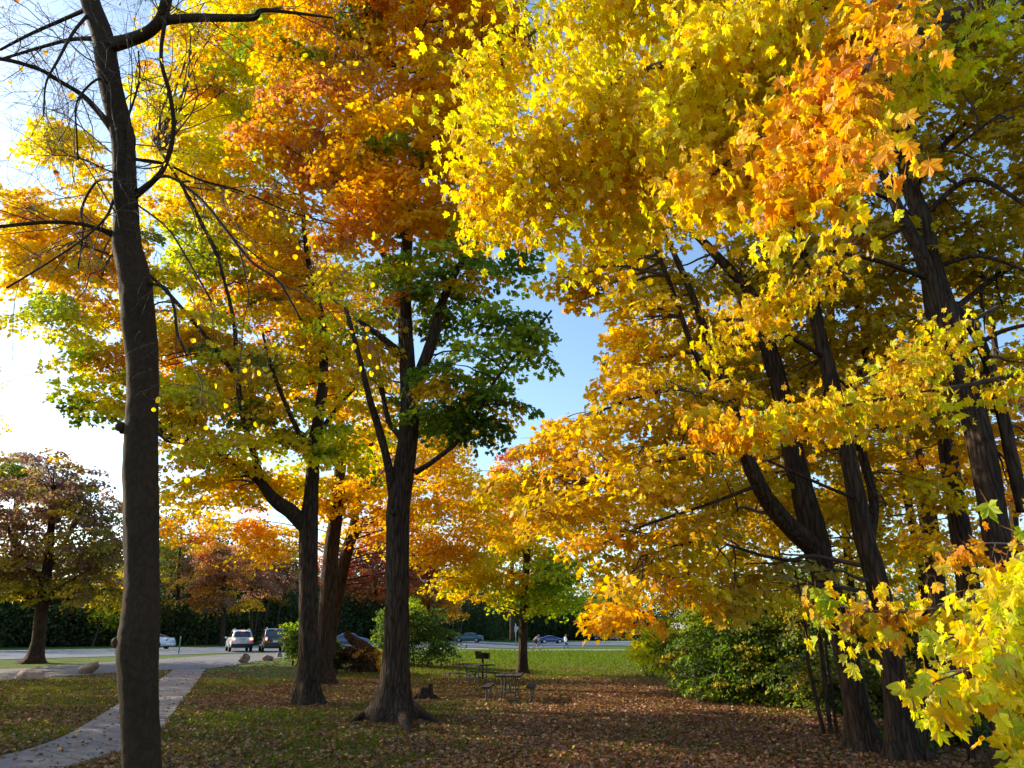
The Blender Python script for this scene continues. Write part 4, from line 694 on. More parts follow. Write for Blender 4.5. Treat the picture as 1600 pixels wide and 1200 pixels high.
gb = gnd(1130, 1098); Y = gb[1]
bush('bush', 'large yellow green bush at the edge of the wood right of the lawn', gb,
 [(1030, 1010, Y+3, 38, 42, 1.2, 'lime4 lemon1'), (1080, 1015, Y+2, 60, 60, 1.5, 'lime2 green3'), (1120, 1040, Y, 80, 60, 1.5, 'green3 deep2'), (1190, 1010, Y, 80, 70, 1.6, 'green3 deep2 olive1'), (1150, 960, Y+1, 110, 40, 1.8, 'lime1 green3 olive2'), (1220, 1060, Y-1, 80, 46, 1.4, 'green2 deep2 olive1'), (1250, 980, Y, 60, 60, 1.6, 'green2 olive2')], stems=14)
gb = gnd(1010, 1058); bush('bush', 'pale sunlit shrub at the left tip of the big bush on the lawn', gb, [(1005, 1020, gb[1], 22, 30, .8, 'lime3 lemon3'), (1022, 1000, gb[1]+.5, 24, 26, .8, 'lime4 lemon1')], stems=5, lsz=.1)
gb = gnd(1300, 1120); Y = gb[1]
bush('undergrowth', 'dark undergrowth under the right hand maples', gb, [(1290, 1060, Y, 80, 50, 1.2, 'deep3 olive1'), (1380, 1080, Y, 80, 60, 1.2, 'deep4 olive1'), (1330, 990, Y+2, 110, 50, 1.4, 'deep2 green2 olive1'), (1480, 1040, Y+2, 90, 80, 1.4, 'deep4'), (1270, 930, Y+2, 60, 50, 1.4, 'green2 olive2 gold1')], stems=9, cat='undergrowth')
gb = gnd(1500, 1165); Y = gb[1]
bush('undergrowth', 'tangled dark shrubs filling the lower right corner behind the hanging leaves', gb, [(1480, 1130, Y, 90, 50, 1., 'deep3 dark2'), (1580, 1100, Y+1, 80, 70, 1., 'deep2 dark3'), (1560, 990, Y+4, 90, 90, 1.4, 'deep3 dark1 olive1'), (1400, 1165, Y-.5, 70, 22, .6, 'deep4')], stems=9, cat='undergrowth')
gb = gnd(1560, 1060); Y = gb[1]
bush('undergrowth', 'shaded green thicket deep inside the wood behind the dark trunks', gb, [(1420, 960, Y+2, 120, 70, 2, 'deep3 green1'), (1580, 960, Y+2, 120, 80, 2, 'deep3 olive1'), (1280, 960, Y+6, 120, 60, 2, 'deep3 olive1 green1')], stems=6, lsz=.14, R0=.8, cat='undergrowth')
gb = gnd(650, 1040); Y = gb[1]
bush('bush', 'broad rounded green bush left of the picnic tables', gb, [(655, 1000, Y, 58, 36, 1.6, 'deep5'), (620, 975, Y, 40, 30, 1.4, 'deep4 green1'), (670, 970, Y, 36, 24, 1.4, 'green1 deep4'), (600, 1010, Y, 24, 26, 1.2, 'green1 deep3'), (690, 1010, Y, 24, 24, 1.2, 'green1 deep3'), (645, 945, Y, 22, 20, 1., 'lime2 green2')], stems=8, lsz=.12, R0=.6)
gb = gnd(455, 1040); Y = gb[1]
bush('bush', 'small leafy green bush beside the forked maple and the boulders', gb, [(462, 1008, Y, 22, 26, .9, 'green3 deep2'), (478, 985, Y, 22, 20, .9, 'green2 deep2'), (480, 1027, Y, 18, 12, .8, 'lime3 green1'), (455, 985, Y+1, 14, 12, .7, 'green3')], stems=5, lsz=.11, R0=.4)
gb = gnd(545, 1050); Y = gb[1]
t = Tree('vine_stump', 'broken leaning stump overgrown with brown and green creeper', 'stump', gb)
t.limb([(575, 1052, Y, 34), (572, 1025, Y, 32), (565, 1012, Y, 22), (552, 1000, Y, 14), (543, 992, Y, 12), (541, 987, Y, 8)], 'trunk', 16, .12)
t.limb([(560, 1015, Y, 16), (540, 1020, Y, 14), (520, 1030, Y, 10)], 'trunk', 10, .1)
t.lobes([(530, 1028, Y, 24, 20, .7, 'deep3 vine2'), (560, 1030, Y, 22, 20, .8, 'vine5'), (572, 1020, Y-.3, 14, 10, .5, 'vine4 rust1'), (515, 1010, Y, 18, 16, .6, 'green3 deep1'), (590, 1018, Y, 10, 5, .3, 'brown2 gold1'), (590, 1040, Y-.2, 3, 9, .15, 'yellow3')], nleaf=40, R0=.3, lsize=.09, T=T_FAR, rad=.01); t.done('creeper')
gb = gnd(664, 1094); Y = gb[1]
t = Tree('tree_stump', 'low jagged dark tree stump in the fallen leaves between trunk and tables', 'stump', gb)
mb = MB(); n = 22; th = np.linspace(0, 2*pi, n, endpoint=False); lev = [0, .08, .16, .26]
ph = rng.random(3)*6; fl = [1.45, 1.1, .95, .85]; V = []
for li, (h, k) in enumerate(zip(lev, fl)):
    rr = .24*k*(1+.18*np.sin(3*th+ph[0])+.12*np.sin(7*th+ph[1])*(1 if li < 2 else .5)); top = h if li < 3 else h+.10*np.abs(np.sin(2.5*th))+.14*(np.cos(th) > .35)*rng.uniform(.5, 1, n)
    V.append(np.stack([rr*np.cos(th), rr*np.sin(th), top+0*th], 1))
V.append(np.stack([.08*np.cos(th), .08*np.sin(th), .12+0*th], 1)); V = np.concatenate(V)+gb
mb.add(V, [[a*n+b_, a*n+(b_+1) % n, (a+1)*n+(b_+1) % n, (a+1)*n+b_] for a in range(4) for b_ in range(n)]+[[4*n+k for k in range(n)]]); mb.build('stump_body', M_BARK, t.o, loc=gb)
for a in (.3, 2.2, 3.6, 5.2):
    rb = MB(); d = np.array([cos(a), sin(a), 0]); rb.tube(smooth_path([gb+d*.18+[0, 0, .14], gb+d*.42+[0, 0, .04], gb+d*.66+[0, 0, -.02]], 8), np.linspace(.08, .02, 8), 8, wob=.1); rb.build('root', M_BARK, t.o, loc=gb)

# ================================================================ TREES AND WOOD ALONG THE ROAD
def far_tree(label, u, v, trunk, L, nm='roadside_tree', group='trees along the road', ls=.26, R0=1.3, nleaf=52, layers=3.6, Y=None, tw_=True):
    b = gnd(u, v) if Y is None else np.array([P(u, v, Y)[0], Y, 0.]); t = Tree(nm, label, 'tree', b, group); t.lsz = ls; Y = b[1]
    for i, q in enumerate(trunk): t.limb([(a[0], a[1], Y, a[2]) for a in q], 'trunk' if i == 0 else 'limb', 12, .05, i == 0)
    t.lobes([(l[0], l[1], Y+l[2])+tuple(l[3:]) for l in L], nleaf=nleaf, layers=layers, R0=R0, T=T_FAR, rad=.05, tilt=.9); t.done(); return t
far_tree('wide plum and olive tree beside the road at the left edge', 55, 1036,
 [[(52, 1040, 32), (55, 1028, 24), (60, 1000, 19), (64, 960, 18), (68, 930, 17), (75, 880, 14), (80, 820, 10), (84, 760, 6)], [(66, 950, 13), (40, 930, 9), (5, 915, 6), (-40, 905, 4)], [(68, 940, 13), (95, 920, 9), (140, 890, 7), (180, 860, 4)], [(70, 910, 11), (40, 880, 8), (10, 820, 5)], [(74, 890, 10), (100, 850, 7), (130, 790, 4)], [(66, 945, 9), (110, 935, 6), (160, 925, 4)]],
 [(60, 760, 0, 70, 34, 4, 'plum4 olive1'), (10, 800, 0, 80, 50, 4, 'plum4 mauve1'), (120, 800, 0, 70, 44, 4, 'plum4 olive1'), (-60, 850, 0, 70, 60, 4, 'plum3 olive2'), (30, 870, 0, 90, 40, 4, 'plum2 olive3'), (130, 870, 0, 80, 44, 4, 'plum2 olive3'), (175, 840, 0, 44, 60, 4, 'plum3 olive1'), (0, 915, 0, 60, 24, 3.5, 'olive3 plum1'), (80, 920, 0, 90, 22, 4, 'olive4'), (170, 920, 0, 50, 26, 3, 'olive3 yellow1'), (95, 730, 0, 40, 20, 3, 'plum4'), (150, 760, 0, 30, 16, 2, 'plum3'), (40, 722, 0, 26, 12, 2, 'plum3')], nleaf=44, layers=3.2, R0=.9, ls=.21)
far_tree('bright green and yellow tree behind the plum tree across the road', 150, 1010, [[(105, 1012, 12), (106, 990, 10), (110, 950, 9), (120, 900, 6)]],
 [(160, 950, 0, 40, 26, 3, 'lime3 yellow2'), (125, 945, 0, 30, 20, 3, 'red1 rust2'), (170, 970, 0, 26, 12, 2, 'lime3 green1'), (190, 900, 0, 40, 40, 3, 'olive3 gold2')])
far_tree('pale green treetop showing above the plum tree', 20, 1008, [[(20, 1008, 14), (22, 900, 11), (25, 800, 8), (28, 740, 5)]], [(30, 728, 0, 50, 20, 4, 'green2 olive3'), (0, 750, 0, 60, 34, 4, 'green2 olive3'), (60, 760, 0, 50, 30, 4, 'olive3')], Y=105)
far_tree('bare grey trunked tree with thin brown leaves left of the white hatchback', 276, 1008, [[(276, 1008, 8), (276, 990, 6.5), (278, 940, 6), (280, 880, 4), (284, 830, 2.5)], [(277, 970, 4), (290, 945, 3), (300, 920, 2)]], [(270, 900, 0, 26, 34, 3, 'mauve2 olive2 rust1', .7), (300, 880, 0, 26, 30, 3, 'mauve3 rust1', .6), (255, 950, 0, 24, 26, 2.5, 'olive3 gold1', .7), (262, 850, 0, 30, 30, 3, 'olive3 lime1', .6)])
far_tree('orange brown maple behind the white hatchback', 348, 1009, [[(348, 1011, 11), (348, 995, 7.5), (349, 960, 7), (350, 920, 6), (352, 870, 4)]], [(325, 905, 0, 40, 28, 3, 'rust3 mauve1'), (355, 880, 0, 50, 34, 3.4, 'mauve3 rust2'), (310, 930, 0, 24, 16, 2.5, 'rust4'), (350, 935, 0, 40, 18, 3, 'mauve2 brown1 orange1'), (385, 945, 0, 24, 10, 2.5, 'orange2 yellow2'), (330, 860, 0, 26, 24, 2.6, 'rust4')])
far_tree('grey trunked tree between the white and the black vehicle', 393, 1008, [[(393, 1009, 7), (393, 990, 5), (392, 955, 4.5), (394, 900, 3)]], [(400, 905, 0, 36, 30, 3, 'mauve4 brown1'), (390, 870, 0, 40, 24, 3, 'mauve3 rust1')])
far_tree('curved grey trunked tree with tawny leaves above the black vehicle', 410, 1006, [[(411, 1008, 11), (410, 990, 8), (408, 965, 8), (403, 945, 6), (398, 900, 4)], [(407, 960, 5), (420, 930, 4), (440, 900, 3)]], [(425, 930, 0, 26, 14, 2.6, 'orange1 mauve2 gold2'), (440, 905, 0, 34, 24, 3, 'mauve3 brown2', .8), (420, 875, 0, 44, 28, 3, 'mauve3 olive1', .7), (455, 870, 0, 34, 30, 3, 'mauve2 olive2', .5)])
far_tree('red maple seen between the leaning trunks and the middle maple', 590, 1003, [[(590, 1004, 8), (590, 980, 6), (588, 940, 5), (585, 890, 3)]], [(580, 880, 0, 44, 40, 4, 'red4 mauve1'), (570, 920, 0, 40, 22, 3.5, 'red2 rust2'), (620, 900, 0, 40, 40, 4, 'red3 rust1'), (510, 900, 0, 36, 40, 4, 'red2 rust2'), (610, 850, 0, 40, 30, 4, 'red4'), (540, 880, 0, 30, 40, 4, 'red2 mauve2', .7)])
far_tree('rust red maple behind the rounded bush', 668, 1003, [[(668, 1004, 8), (668, 980, 6), (670, 940, 5), (672, 890, 3)]], [(660, 890, 0, 44, 34, 4, 'red4 rust1'), (680, 925, 0, 44, 26, 3.5, 'rust3 brown1 olive1'), (705, 950, 0, 30, 18, 3, 'amber3 brown1'), (650, 940, 0, 30, 24, 3, 'amber2 rust2'), (700, 900, 0, 30, 30, 3.5, 'rust3 red1')])
far_tree('distant pink orange treetop beside the gap of sky', 800, 1000, [[(800, 1001, 8), (800, 950, 7), (800, 850, 6), (800, 740, 4)]], [(800, 715, 0, 24, 22, 3, 'red1 orange1 mauve1', .8), (785, 750, 0, 36, 26, 3, 'orange2 rust1'), (820, 770, 0, 50, 30, 4, 'amber2 orange2'), (800, 830, 0, 60, 40, 4, 'amber3 olive1'), (880, 790, 0, 50, 40, 4, 'amber3 gold1')], Y=100, ls=.34, R0=1.6)
# the dark wood beyond the road: reads as one mass
wm = MB()
def wood_line(us, v_base, tops, back, n, pal, ls, dep=9):
    for _ in range(n):
        f = rng.random(); u = us[0]+f*(us[1]-us[0]); vb = np.interp(u, *zip(*v_base)); b = gnd(u, vb); b = b*(1+back/np.linalg.norm(b[:2])); b[2] = G(b[0], b[1])
        h = np.interp(u, *zip(*tops)); h *= (.62+.75*float(vnoise(np.array(u), np.array(1.), .022, 2)));  h *= rng.uniform(.35, 1.08); dp = rng.random()*dep
        e = b*(1+dp/np.linalg.norm(b[:2])); zz = b[2]+h*rng.random()**.8
        c = np.array([[e[0], e[1], zz]]); yield c[0]
def wood_block(us, vb, tops, back, n, pal, ls, dep=9, R0=1.5, nl=44):
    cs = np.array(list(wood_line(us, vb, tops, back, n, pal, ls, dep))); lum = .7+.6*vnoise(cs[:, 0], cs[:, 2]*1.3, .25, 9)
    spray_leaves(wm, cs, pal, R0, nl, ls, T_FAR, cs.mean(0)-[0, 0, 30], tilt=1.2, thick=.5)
fe = [(a[0], a[1]) for a in far_e]
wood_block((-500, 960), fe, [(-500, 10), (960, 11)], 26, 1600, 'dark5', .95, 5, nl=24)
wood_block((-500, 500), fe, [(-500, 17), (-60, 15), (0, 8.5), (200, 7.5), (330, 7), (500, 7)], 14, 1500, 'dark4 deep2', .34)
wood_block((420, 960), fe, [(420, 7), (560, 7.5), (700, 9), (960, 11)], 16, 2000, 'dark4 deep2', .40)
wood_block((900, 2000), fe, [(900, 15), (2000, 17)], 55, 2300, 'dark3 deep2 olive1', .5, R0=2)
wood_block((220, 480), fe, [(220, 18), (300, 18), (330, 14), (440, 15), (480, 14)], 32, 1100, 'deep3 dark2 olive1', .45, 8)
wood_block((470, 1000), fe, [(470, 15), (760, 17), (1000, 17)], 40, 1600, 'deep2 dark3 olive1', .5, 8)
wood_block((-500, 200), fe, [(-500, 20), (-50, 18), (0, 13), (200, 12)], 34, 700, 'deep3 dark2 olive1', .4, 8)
tr = MB()
for _ in range(150):
    u = rng.uniform(-400, 1500); b = gnd(u, np.interp(u, *zip(*fe))); b = b*(1+rng.uniform(14, 30)/np.linalg.norm(b[:2])); b[2] = G(b[0], b[1])-.1
    h = rng.uniform(4, 9); q = smooth_path([b, b+[rng.normal(0, .4), 0, h*.5], b+[rng.normal(0, .9), 0, h]], 6); wm.tube(q, np.linspace(.18, .05, 6), 6, mi=1, cap=False)
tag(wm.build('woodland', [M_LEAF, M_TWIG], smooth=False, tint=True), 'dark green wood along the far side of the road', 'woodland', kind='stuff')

# ================================================================ PARK FURNITURE, STONES, VEHICLES, PEOPLE
M_WOOD = bark('weathered_wood', (.028, .022, .02), (.075, .06, .052), 20, 1., .4, .004); M_STEEL = plain('galvanised_pipe', (.09, .092, .095), .6, .4, noise=.25, scale=12)
M_RUST = plain('rusty_iron', (.055, .032, .026), .7, .5, noise=.5, scale=10, bump=.3); M_BLACK = plain('black_rubber', (.015, .015, .016), .8)
def picnic(label, base, rz, top_n=3):
    t = thing('picnic_table', label, 'picnic table', base, rz, 'picnic tables on the lawn')
    for k in range(top_n): MB().box((0, (k-(top_n-1)/2)*.26, .755), (1.83, .245, .045), bev=.01).build('table_plank', M_WOOD, t, smooth=False)
    for s_ in (-1, 1): MB().box((0, s_*.66, .445), (1.83, .26, .045), bev=.01).build('seat', M_WOOD, t, smooth=False)
    for e in (-1, 1):
        for s_ in (-1, 1):
            x = e*.62; q = smooth_path([[x, s_*.20, .73], [x, s_*.20, .4], [x, s_*.215, .14], [x, s_*.30, .035], [x, s_*.45, .03], [x, s_*.58, .035], [x, s_*.655, .12], [x, s_*.66, .26], [x, s_*.66, .42]], 34)
            MB().tube(q, .024, 10).build('pipe_leg', M_STEEL, t)
            MB().box((x, s_*.66, .417), (.05, .24, .012)).build('seat_bracket', M_STEEL, t, smooth=False)
        MB().box((e*.62, 0, .722), (.05, .74, .02)).build('top_bracket', M_STEEL, t, smooth=False)
        MB().tube([[e*.60, 0, .715], [e*.35, 0, .5], [e*.05, 0, .30]], .016, 8).build('brace', M_STEEL, t)
        MB().tube([[e*.62, -.20, .3], [e*.62, .20, .3]], .018, 8).build('cross_pipe', M_STEEL, t)
    MB().tube([[-.6, 0, .30], [.6, 0, .30]], .016, 8).build('brace', M_STEEL, t)
    return t
g0 = gnd(797, 1096); picnic('nearer picnic table seen end on, its two seats either side', g0, R(90-4))
g0 = gnd(738, 1070); picnic('farther picnic table standing at an angle in front of the grill', g0, R(-48))
g0 = gnd(754, 1062); t = thing('park_grill', 'rusty dark box grill on a post behind the farther picnic table', 'grill', g0, R(-8))
MB().tube([[0, 0, -.05], [0, 0, .86]], .045, 12).build('post', M_RUST, t)
fb = MB(); fb.box((0, 0, .87), (.56, .40, .02)); fb.box((-.28, 0, .99), (.015, .40, .23)); fb.box((.28, 0, .99), (.015, .40, .23)); fb.box((0, .2, .99), (.56, .012, .23)); fb.box((-.10, -.2, .985), (.36, .012, .20)); fb.build('firebox', M_RUST, t, smooth=False)
gr = MB(); 
for k in range(12): gr.tube([[-.25+k*.045, -.26, 1.06], [-.25+k*.045, .19, 1.06]], .006, 5)
gr.tube([[-.27, -.26, 1.055], [.27, -.26, 1.055]], .009, 6); gr.tube([[-.27, .19, 1.055], [.27, .19, 1.055]], .009, 6); gr.build('grate', M_RUST, t)
MB().box((-.16, -.26, 1.10), (.30, .012, .16), bev=.004).build('lid_plate', M_RUST, t, smooth=False)

def stone_mat(name, a, b_, sc=3):
    m, n, l = new_mat(name); b = n.new('ShaderNodeBsdfPrincipled'); o = n.new('ShaderNodeOutputMaterial'); l.new(b.outputs[0], o.inputs[0]); b.inputs['Roughness'].default_value = .85
    tc = n.new('ShaderNodeTexCoord'); z = n.new('ShaderNodeTexNoise'); z.inputs['Scale'].default_value = sc; z.inputs['Detail'].default_value = 10; z.inputs['Roughness'].default_value = .65; l.new(tc.outputs['Object'], z.inputs[0])
    r_ = n.new('ShaderNodeValToRGB'); r_.color_ramp.elements[0].position = .35; r_.color_ramp.elements[1].position = .65; r_.color_ramp.elements[0].color = a+(1,); r_.color_ramp.elements[1].color = b_+(1,); l.new(z.outputs[0], r_.inputs[0]); l.new(r_.outputs[0], b.inputs['Base Color'])
    bp = n.new('ShaderNodeBump'); bp.inputs[0].default_value = .7; bp.inputs['Distance'].default_value = .03; l.new(z.outputs[0], bp.inputs['Height']); l.new(bp.outputs[0], b.inputs['Normal']); return m
def boulder(label, u, v, w, h, seed, mat, group, slant=0., d=.8):
    r2 = np.random.default_rng(seed); b = gnd(u, v); k = pxm(u, v, b[1]); n, m = 28, 18
    th, ph = np.meshgrid(np.linspace(0, 2*pi, n, endpoint=False), np.linspace(.02, pi-.02, m)); q = np.stack([np.sin(ph)*np.cos(th), np.sin(ph)*np.sin(th), np.cos(ph)], -1)
    s_ = np.ones(q.shape[:2])
    for _ in range(14):
        a = norm(r2.normal(size=3)); c = r2.uniform(.45, .85); dd = q@a; s_ = np.minimum(s_, np.where(dd > .05, c/np.maximum(dd, .05), 9))
    s_ += .03*np.sin(q[..., 0]*9+seed)*np.sin(q[..., 1]*8+2)+.02*np.sin(q[..., 2]*17+q[..., 0]*13)
    q = q*s_[..., None]; q = q*np.array([w*k/2*1.12, w*k/2*d, h*k*.72]); q[..., 2] += h*k*.28+q[..., 0]*slant; q[..., 2] = np.maximum(q[..., 2], -.08)
    f = [[i*n+j, (i+1)*n+j, (i+1)*n+(j+1) % n, i*n+(j+1) % n] for i in range(m-1) for j in range(n)]+[list(range(n)), [(m-1)*n+k2 for k2 in range(n-1, -1, -1)]]
    o = MB().add(q.reshape(-1, 3), f).build('boulder', mat, smooth=True); o.location = tuple(b); tag(o, label, 'boulder', group)
MS1 = stone_mat('pink_granite', (.22, .15, .12), (.46, .36, .31)); MS2 = stone_mat('brown_stone', (.13, .09, .075), (.27, .20, .16)); MS3 = stone_mat('grey_stone', (.12, .11, .12), (.25, .23, .24))
boulder('pale boulder nearest the left edge, on the grass beside the gravel', 50, 1062, 45, 19, 3, MS1, 'boulders on the left verge', .12)
boulder('pale tilted boulder between the left edge and the bare tree', 136, 1052, 34, 20, 8, MS1, 'boulders on the left verge', .25)
boulder('cracked brown boulder directly below the white hatchback', 381, 1036, 21, 14, 21, MS2, 'boulders by the drive entrance', 0)
boulder('low brown boulder below the black vehicle', 419, 1032.5, 20, 9, 12, MS2, 'boulders by the drive entrance', 0)
boulder('grey boulder partly behind the small leafy bush', 436, 1027, 14, 9, 15, MS3, 'boulders by the drive entrance', 0)

M_GLASS = plain('car_glass', (.03, .04, .055), .06, 0, noise=.1, coat=.5, spec=.8); M_RIM = plain('alloy_rim', (.42, .42, .43), .3, .8, noise=.1); M_RED = plain('tail_lens', (.5, .02, .02), .2, noise=.05, coat=.5)
M_REDON = plain('lit_tail_lens', (.8, .05, .02), .2, noise=.05, emit=(1., .10, .03), es=3.5); M_AMB = plain('lit_brake_lamp', (.9, .3, .1), .2, noise=.05, emit=(1., .38, .10), es=6)
M_LAMP = plain('headlight_lens', (.7, .72, .75), .08, noise=.05, coat=1); M_PLATE = plain('number_plate', (.6, .62, .66), .4, noise=.05); M_TRIM = plain('black_trim', (.02, .02, .023), .55, noise=.1)
def paint(name, c): return plain(name, c, .28, 0, noise=.03, scale=2, coat=.8)
def car(label, cat, name, base, heading, mat, kind='sedan', lit=False, lower=None, rim=M_RIM, convertible=False):
    t = thing(name, label, cat, base, pi/2-heading, 'vehicles on the road')
    if kind == 'sedan':
        Wd = .88; st = [(-2.30, .34, .74, .80, .80), (-2.22, .24, .86, .97, .74), (-1.75, .22, .90, 1.03, .70), (-1.45, .22, .91, 1.10, .66), (-1.0, .22, .91, 1.33, .60), (-.45, .22, .91, 1.43, .58), (.25, .22, .90, 1.42, .58), (.55, .22, .89, 1.34, .60), (1.15, .22, .87, .98, .70), (1.45, .22, .83, .90, .74), (2.0, .24, .72, .79, .74), (2.25, .30, .58, .66, .68), (2.32, .36, .48, .54, .60)]
        wins = [(-1.30, -.88, .12, .60), (-.82, .02, .10, .92), (.08, .72, .10, .80)]; wx = (-1.38, 1.42); rg = (-1.68, -1.02); wg = (1.10, .58); wr = .32; hw = .88; rear = -2.3; tl = .80; roofz = 1.43
    elif kind == 'coupe':
        Wd = .90; st = [(-2.28, .34, .74, .82, .80), (-2.18, .24, .88, .96, .76), (-1.7, .22, .92, 1.0, .72), (-1.2, .22, .93, 1.18, .66), (-.7, .22, .92, 1.31, .60), (-.1, .22, .91, 1.33, .59), (.3, .22, .89, 1.25, .62), (.95, .22, .86, .96, .70), (1.5, .22, .80, .88, .74), (2.05, .24, .70, .77, .74), (2.28, .32, .54, .62, .64)]
        wins = [(-1.15, -.62, .12, .7), (-.55, .55, .10, .88)]; wx = (-1.4, 1.42); rg = (-1.62, -.78); wg = (.92, .33); wr = .34; rear = -2.26; tl = .82; roofz = 1.33
    else:
        Wd = .93; st = [(-2.34, .42, .90, .95, .82), (-2.30, .32, 1.02, 1.10, .80), (-2.02, .30, 1.06, 1.60, .66), (-1.7, .28, 1.07, 1.68, .66), (-.6, .28, 1.06, 1.72, .66), (.3, .28, 1.04, 1.68, .65), (.62, .28, 1.03, 1.58, .66), (1.2, .28, 1.0, 1.12, .76), (1.5, .28, .97, 1.06, .80), (2.1, .30, .88, .95, .80), (2.3, .36, .70, .80, .74), (2.36, .42, .58, .64, .66)]
        wins = [(-1.98, -1.36, .14, .82), (-1.28, -.32, .10, .90), (-.24, .80, .10, .84)]; wx = (-1.42, 1.46); rg = (-2.29, -2.04); wg = (1.16, .66); wr = .37; rear = -2.34; tl = 1.0; roofz = 1.72
        if kind == 'boxy': st[2] = (-2.12, .30, 1.10, 1.74, .76); st[3] = (-1.9, .28, 1.10, 1.80, .76); st[4] = (-.6, .28, 1.09, 1.82, .75); st[5] = (.35, .28, 1.06, 1.80, .74); st[6] = (.6, .28, 1.05, 1.70, .74); roofz = 1.82; rg = (-2.28, -2.13)
    st = [s_ for s_ in st]; A = np.array(st); n = 16
    def ring(x, zl, zb, zt, wt):
        k = min(1, .90+.10*(1-(abs(x)/2.35)**6)); w = Wd*k; h = [(0, zl), (w*.86, zl), (w*.97, zl+.10), (w, (zl+zb)*.5), (w*.955, zb), (min(wt, w*.93), zt-.04), (min(wt, w*.9)*.80, zt), (0, zt+.02)]
        return [(x, y, z) for y, z in h]+[(x, -y, z) for y, z in reversed(h[1:-1])]
    rs = [ring(*s_) for s_ in smooth_st(A)]; m = len(rs[0]); V = np.array(rs).reshape(-1, 3); N = len(rs)
    f = [[i*m+j, i*m+(j+1) % m, (i+1)*m+(j+1) % m, (i+1)*m+j] for i in range(N-1) for j in range(m)]+[list(range(m-1, -1, -1)), [(N-1)*m+j for j in range(m)]]
    MB().add(V, f).build('body', mat, t)
    xs_ = A[:, 0]; ip = lambda x, c: np.interp(x, xs_, A[:, c]); B_s = lambda x, s_, sd_: np.array([x, sd_*((1-s_)*Wd*.955*min(1, .90+.10*(1-(abs(x)/2.35)**6))+s_*min(ip(x, 4), Wd)+.012), (1-s_)*ip(x, 2)+s_*(ip(x, 3)-.04)])
    for sd_ in (-1, 1):
        for (x0, x1, s0, s1) in wins:
            q = [B_s(x, s_, sd_) for x in np.linspace(x0, x1, 5) for s_ in (s0, s1)]
            q = np.array(q); lo = .93*.0; MB().add(np.concatenate([q, q-[0, sd_*.008, 0]]), [[2*i, 2*i+1, 2*i+3, 2*i+2][::sd_] for i in range(4)]).build('side_window', M_GLASS, t, smooth=False)
        for x in wx:
            w_ = thing_part('wheel', t, (x, sd_*(Wd-.10), wr))
            MB().lathe([(wr*.62, -.10), (wr*.93, -.10), (wr, -.07), (wr, .07), (wr*.93, .10), (wr*.62, .10)], (0, 0, 0), 'y', 24).build('tyre', M_BLACK, w_)
            rm = MB().lathe([(.03, -.03), (wr*.62, -.03), (wr*.62, .03), (.03, .03)], (0, sd_*.075, 0), 'y', 20)
            for k in range(5): a = k*2*pi/5; rm.box((cos(a)*wr*.32, sd_*.105, sin(a)*wr*.32), (.05+abs(cos(a))*wr*.35, .02, .05+abs(sin(a))*wr*.35))
            rm.build('rim', rim, w_, smooth=False)
            MB().lathe([(wr*.8, -.02), (wr*1.16, -.02), (wr*1.16, .02), (wr*.8, .02)], (x, sd_*(Wd-.028), wr+.01), 'y', 24).build('wheel_arch', lower or M_TRIM, t)
        MB().box((wg[0]-.22, sd_*(Wd+.09), ip(wg[0]-.2, 2)+.08), (.12, .18, .13), bev=.03).build('wing_mirror', mat, t)
        MB().box((rear+.05, sd_*Wd*.74, tl), (.10, .30 if kind != 'boxy' else .14, .15 if kind in ('sedan', 'coupe') else (.20 if kind == 'suv' else .30)), bev=.03).build('tail_light', M_REDON if lit else M_RED, t)
        if lit: MB().box((rear-.004, sd_*Wd*.74, tl), (.02, .15 if kind == 'suv' else .08, .12), bev=.01).build('brake_lamp', M_AMB, t)
        hz = ip(2.12, 2)-.08; MB().box((2.18, sd_*Wd*.66, hz), (.16, .30, .13), bev=.04).build('headlight', M_LAMP, t)
        MB().box((-.1, sd_*(Wd-.0), .30 if kind in ('sedan', 'coupe') else .40), (2.1, .03, .10), bev=.01).build('sill', lower or mat, t, smooth=False)
    def slab(x0, x1, z0, z1, w0, w1, nm):
        d = norm(np.array([-(z1-z0), 0, (x1-x0)])); d = d*(1 if d[2] > 0 else -1); o = d*.03
        q = np.array([[x0, -w0, z0], [x0, w0, z0], [x1, w1, z1], [x1, -w1, z1]])+o; MB().add(np.concatenate([q, q-o*.6]), [[0, 1, 2, 3], [7, 6, 5, 4], [0, 4, 5, 1], [1, 5, 6, 2], [2, 6, 7, 3], [3, 7, 4, 0]]).build(nm, M_GLASS, t, smooth=False)
    slab(rg[0], rg[1], ip(rg[0], 3)+.02, ip(rg[1], 3)-.02, Wd*.72, ip(rg[1], 4)*.88, 'rear_window'); slab(wg[0], wg[1], ip(wg[0], 3)+.02, ip(wg[1], 3)-.02, Wd*.74, ip(wg[1], 4)*.9, 'windscreen')
    zb = .42 if kind in ('sedan', 'coupe') else .48
    MB().box((rear-.01, 0, zb), (.12, Wd*1.84, .20 if kind in ('sedan', 'coupe') else .30), bev=.04).build('rear_bumper', lower or mat, t); MB().box((-rear+.0, 0, zb-.02), (.10, Wd*1.5, .22), bev=.04).build('front_bumper', lower or mat, t)
    MB().box((rear-.035, 0, .62 if kind in ('sedan', 'coupe') else .82), (.02, .34, .15)).build('number_plate', M_PLATE, t, smooth=False)
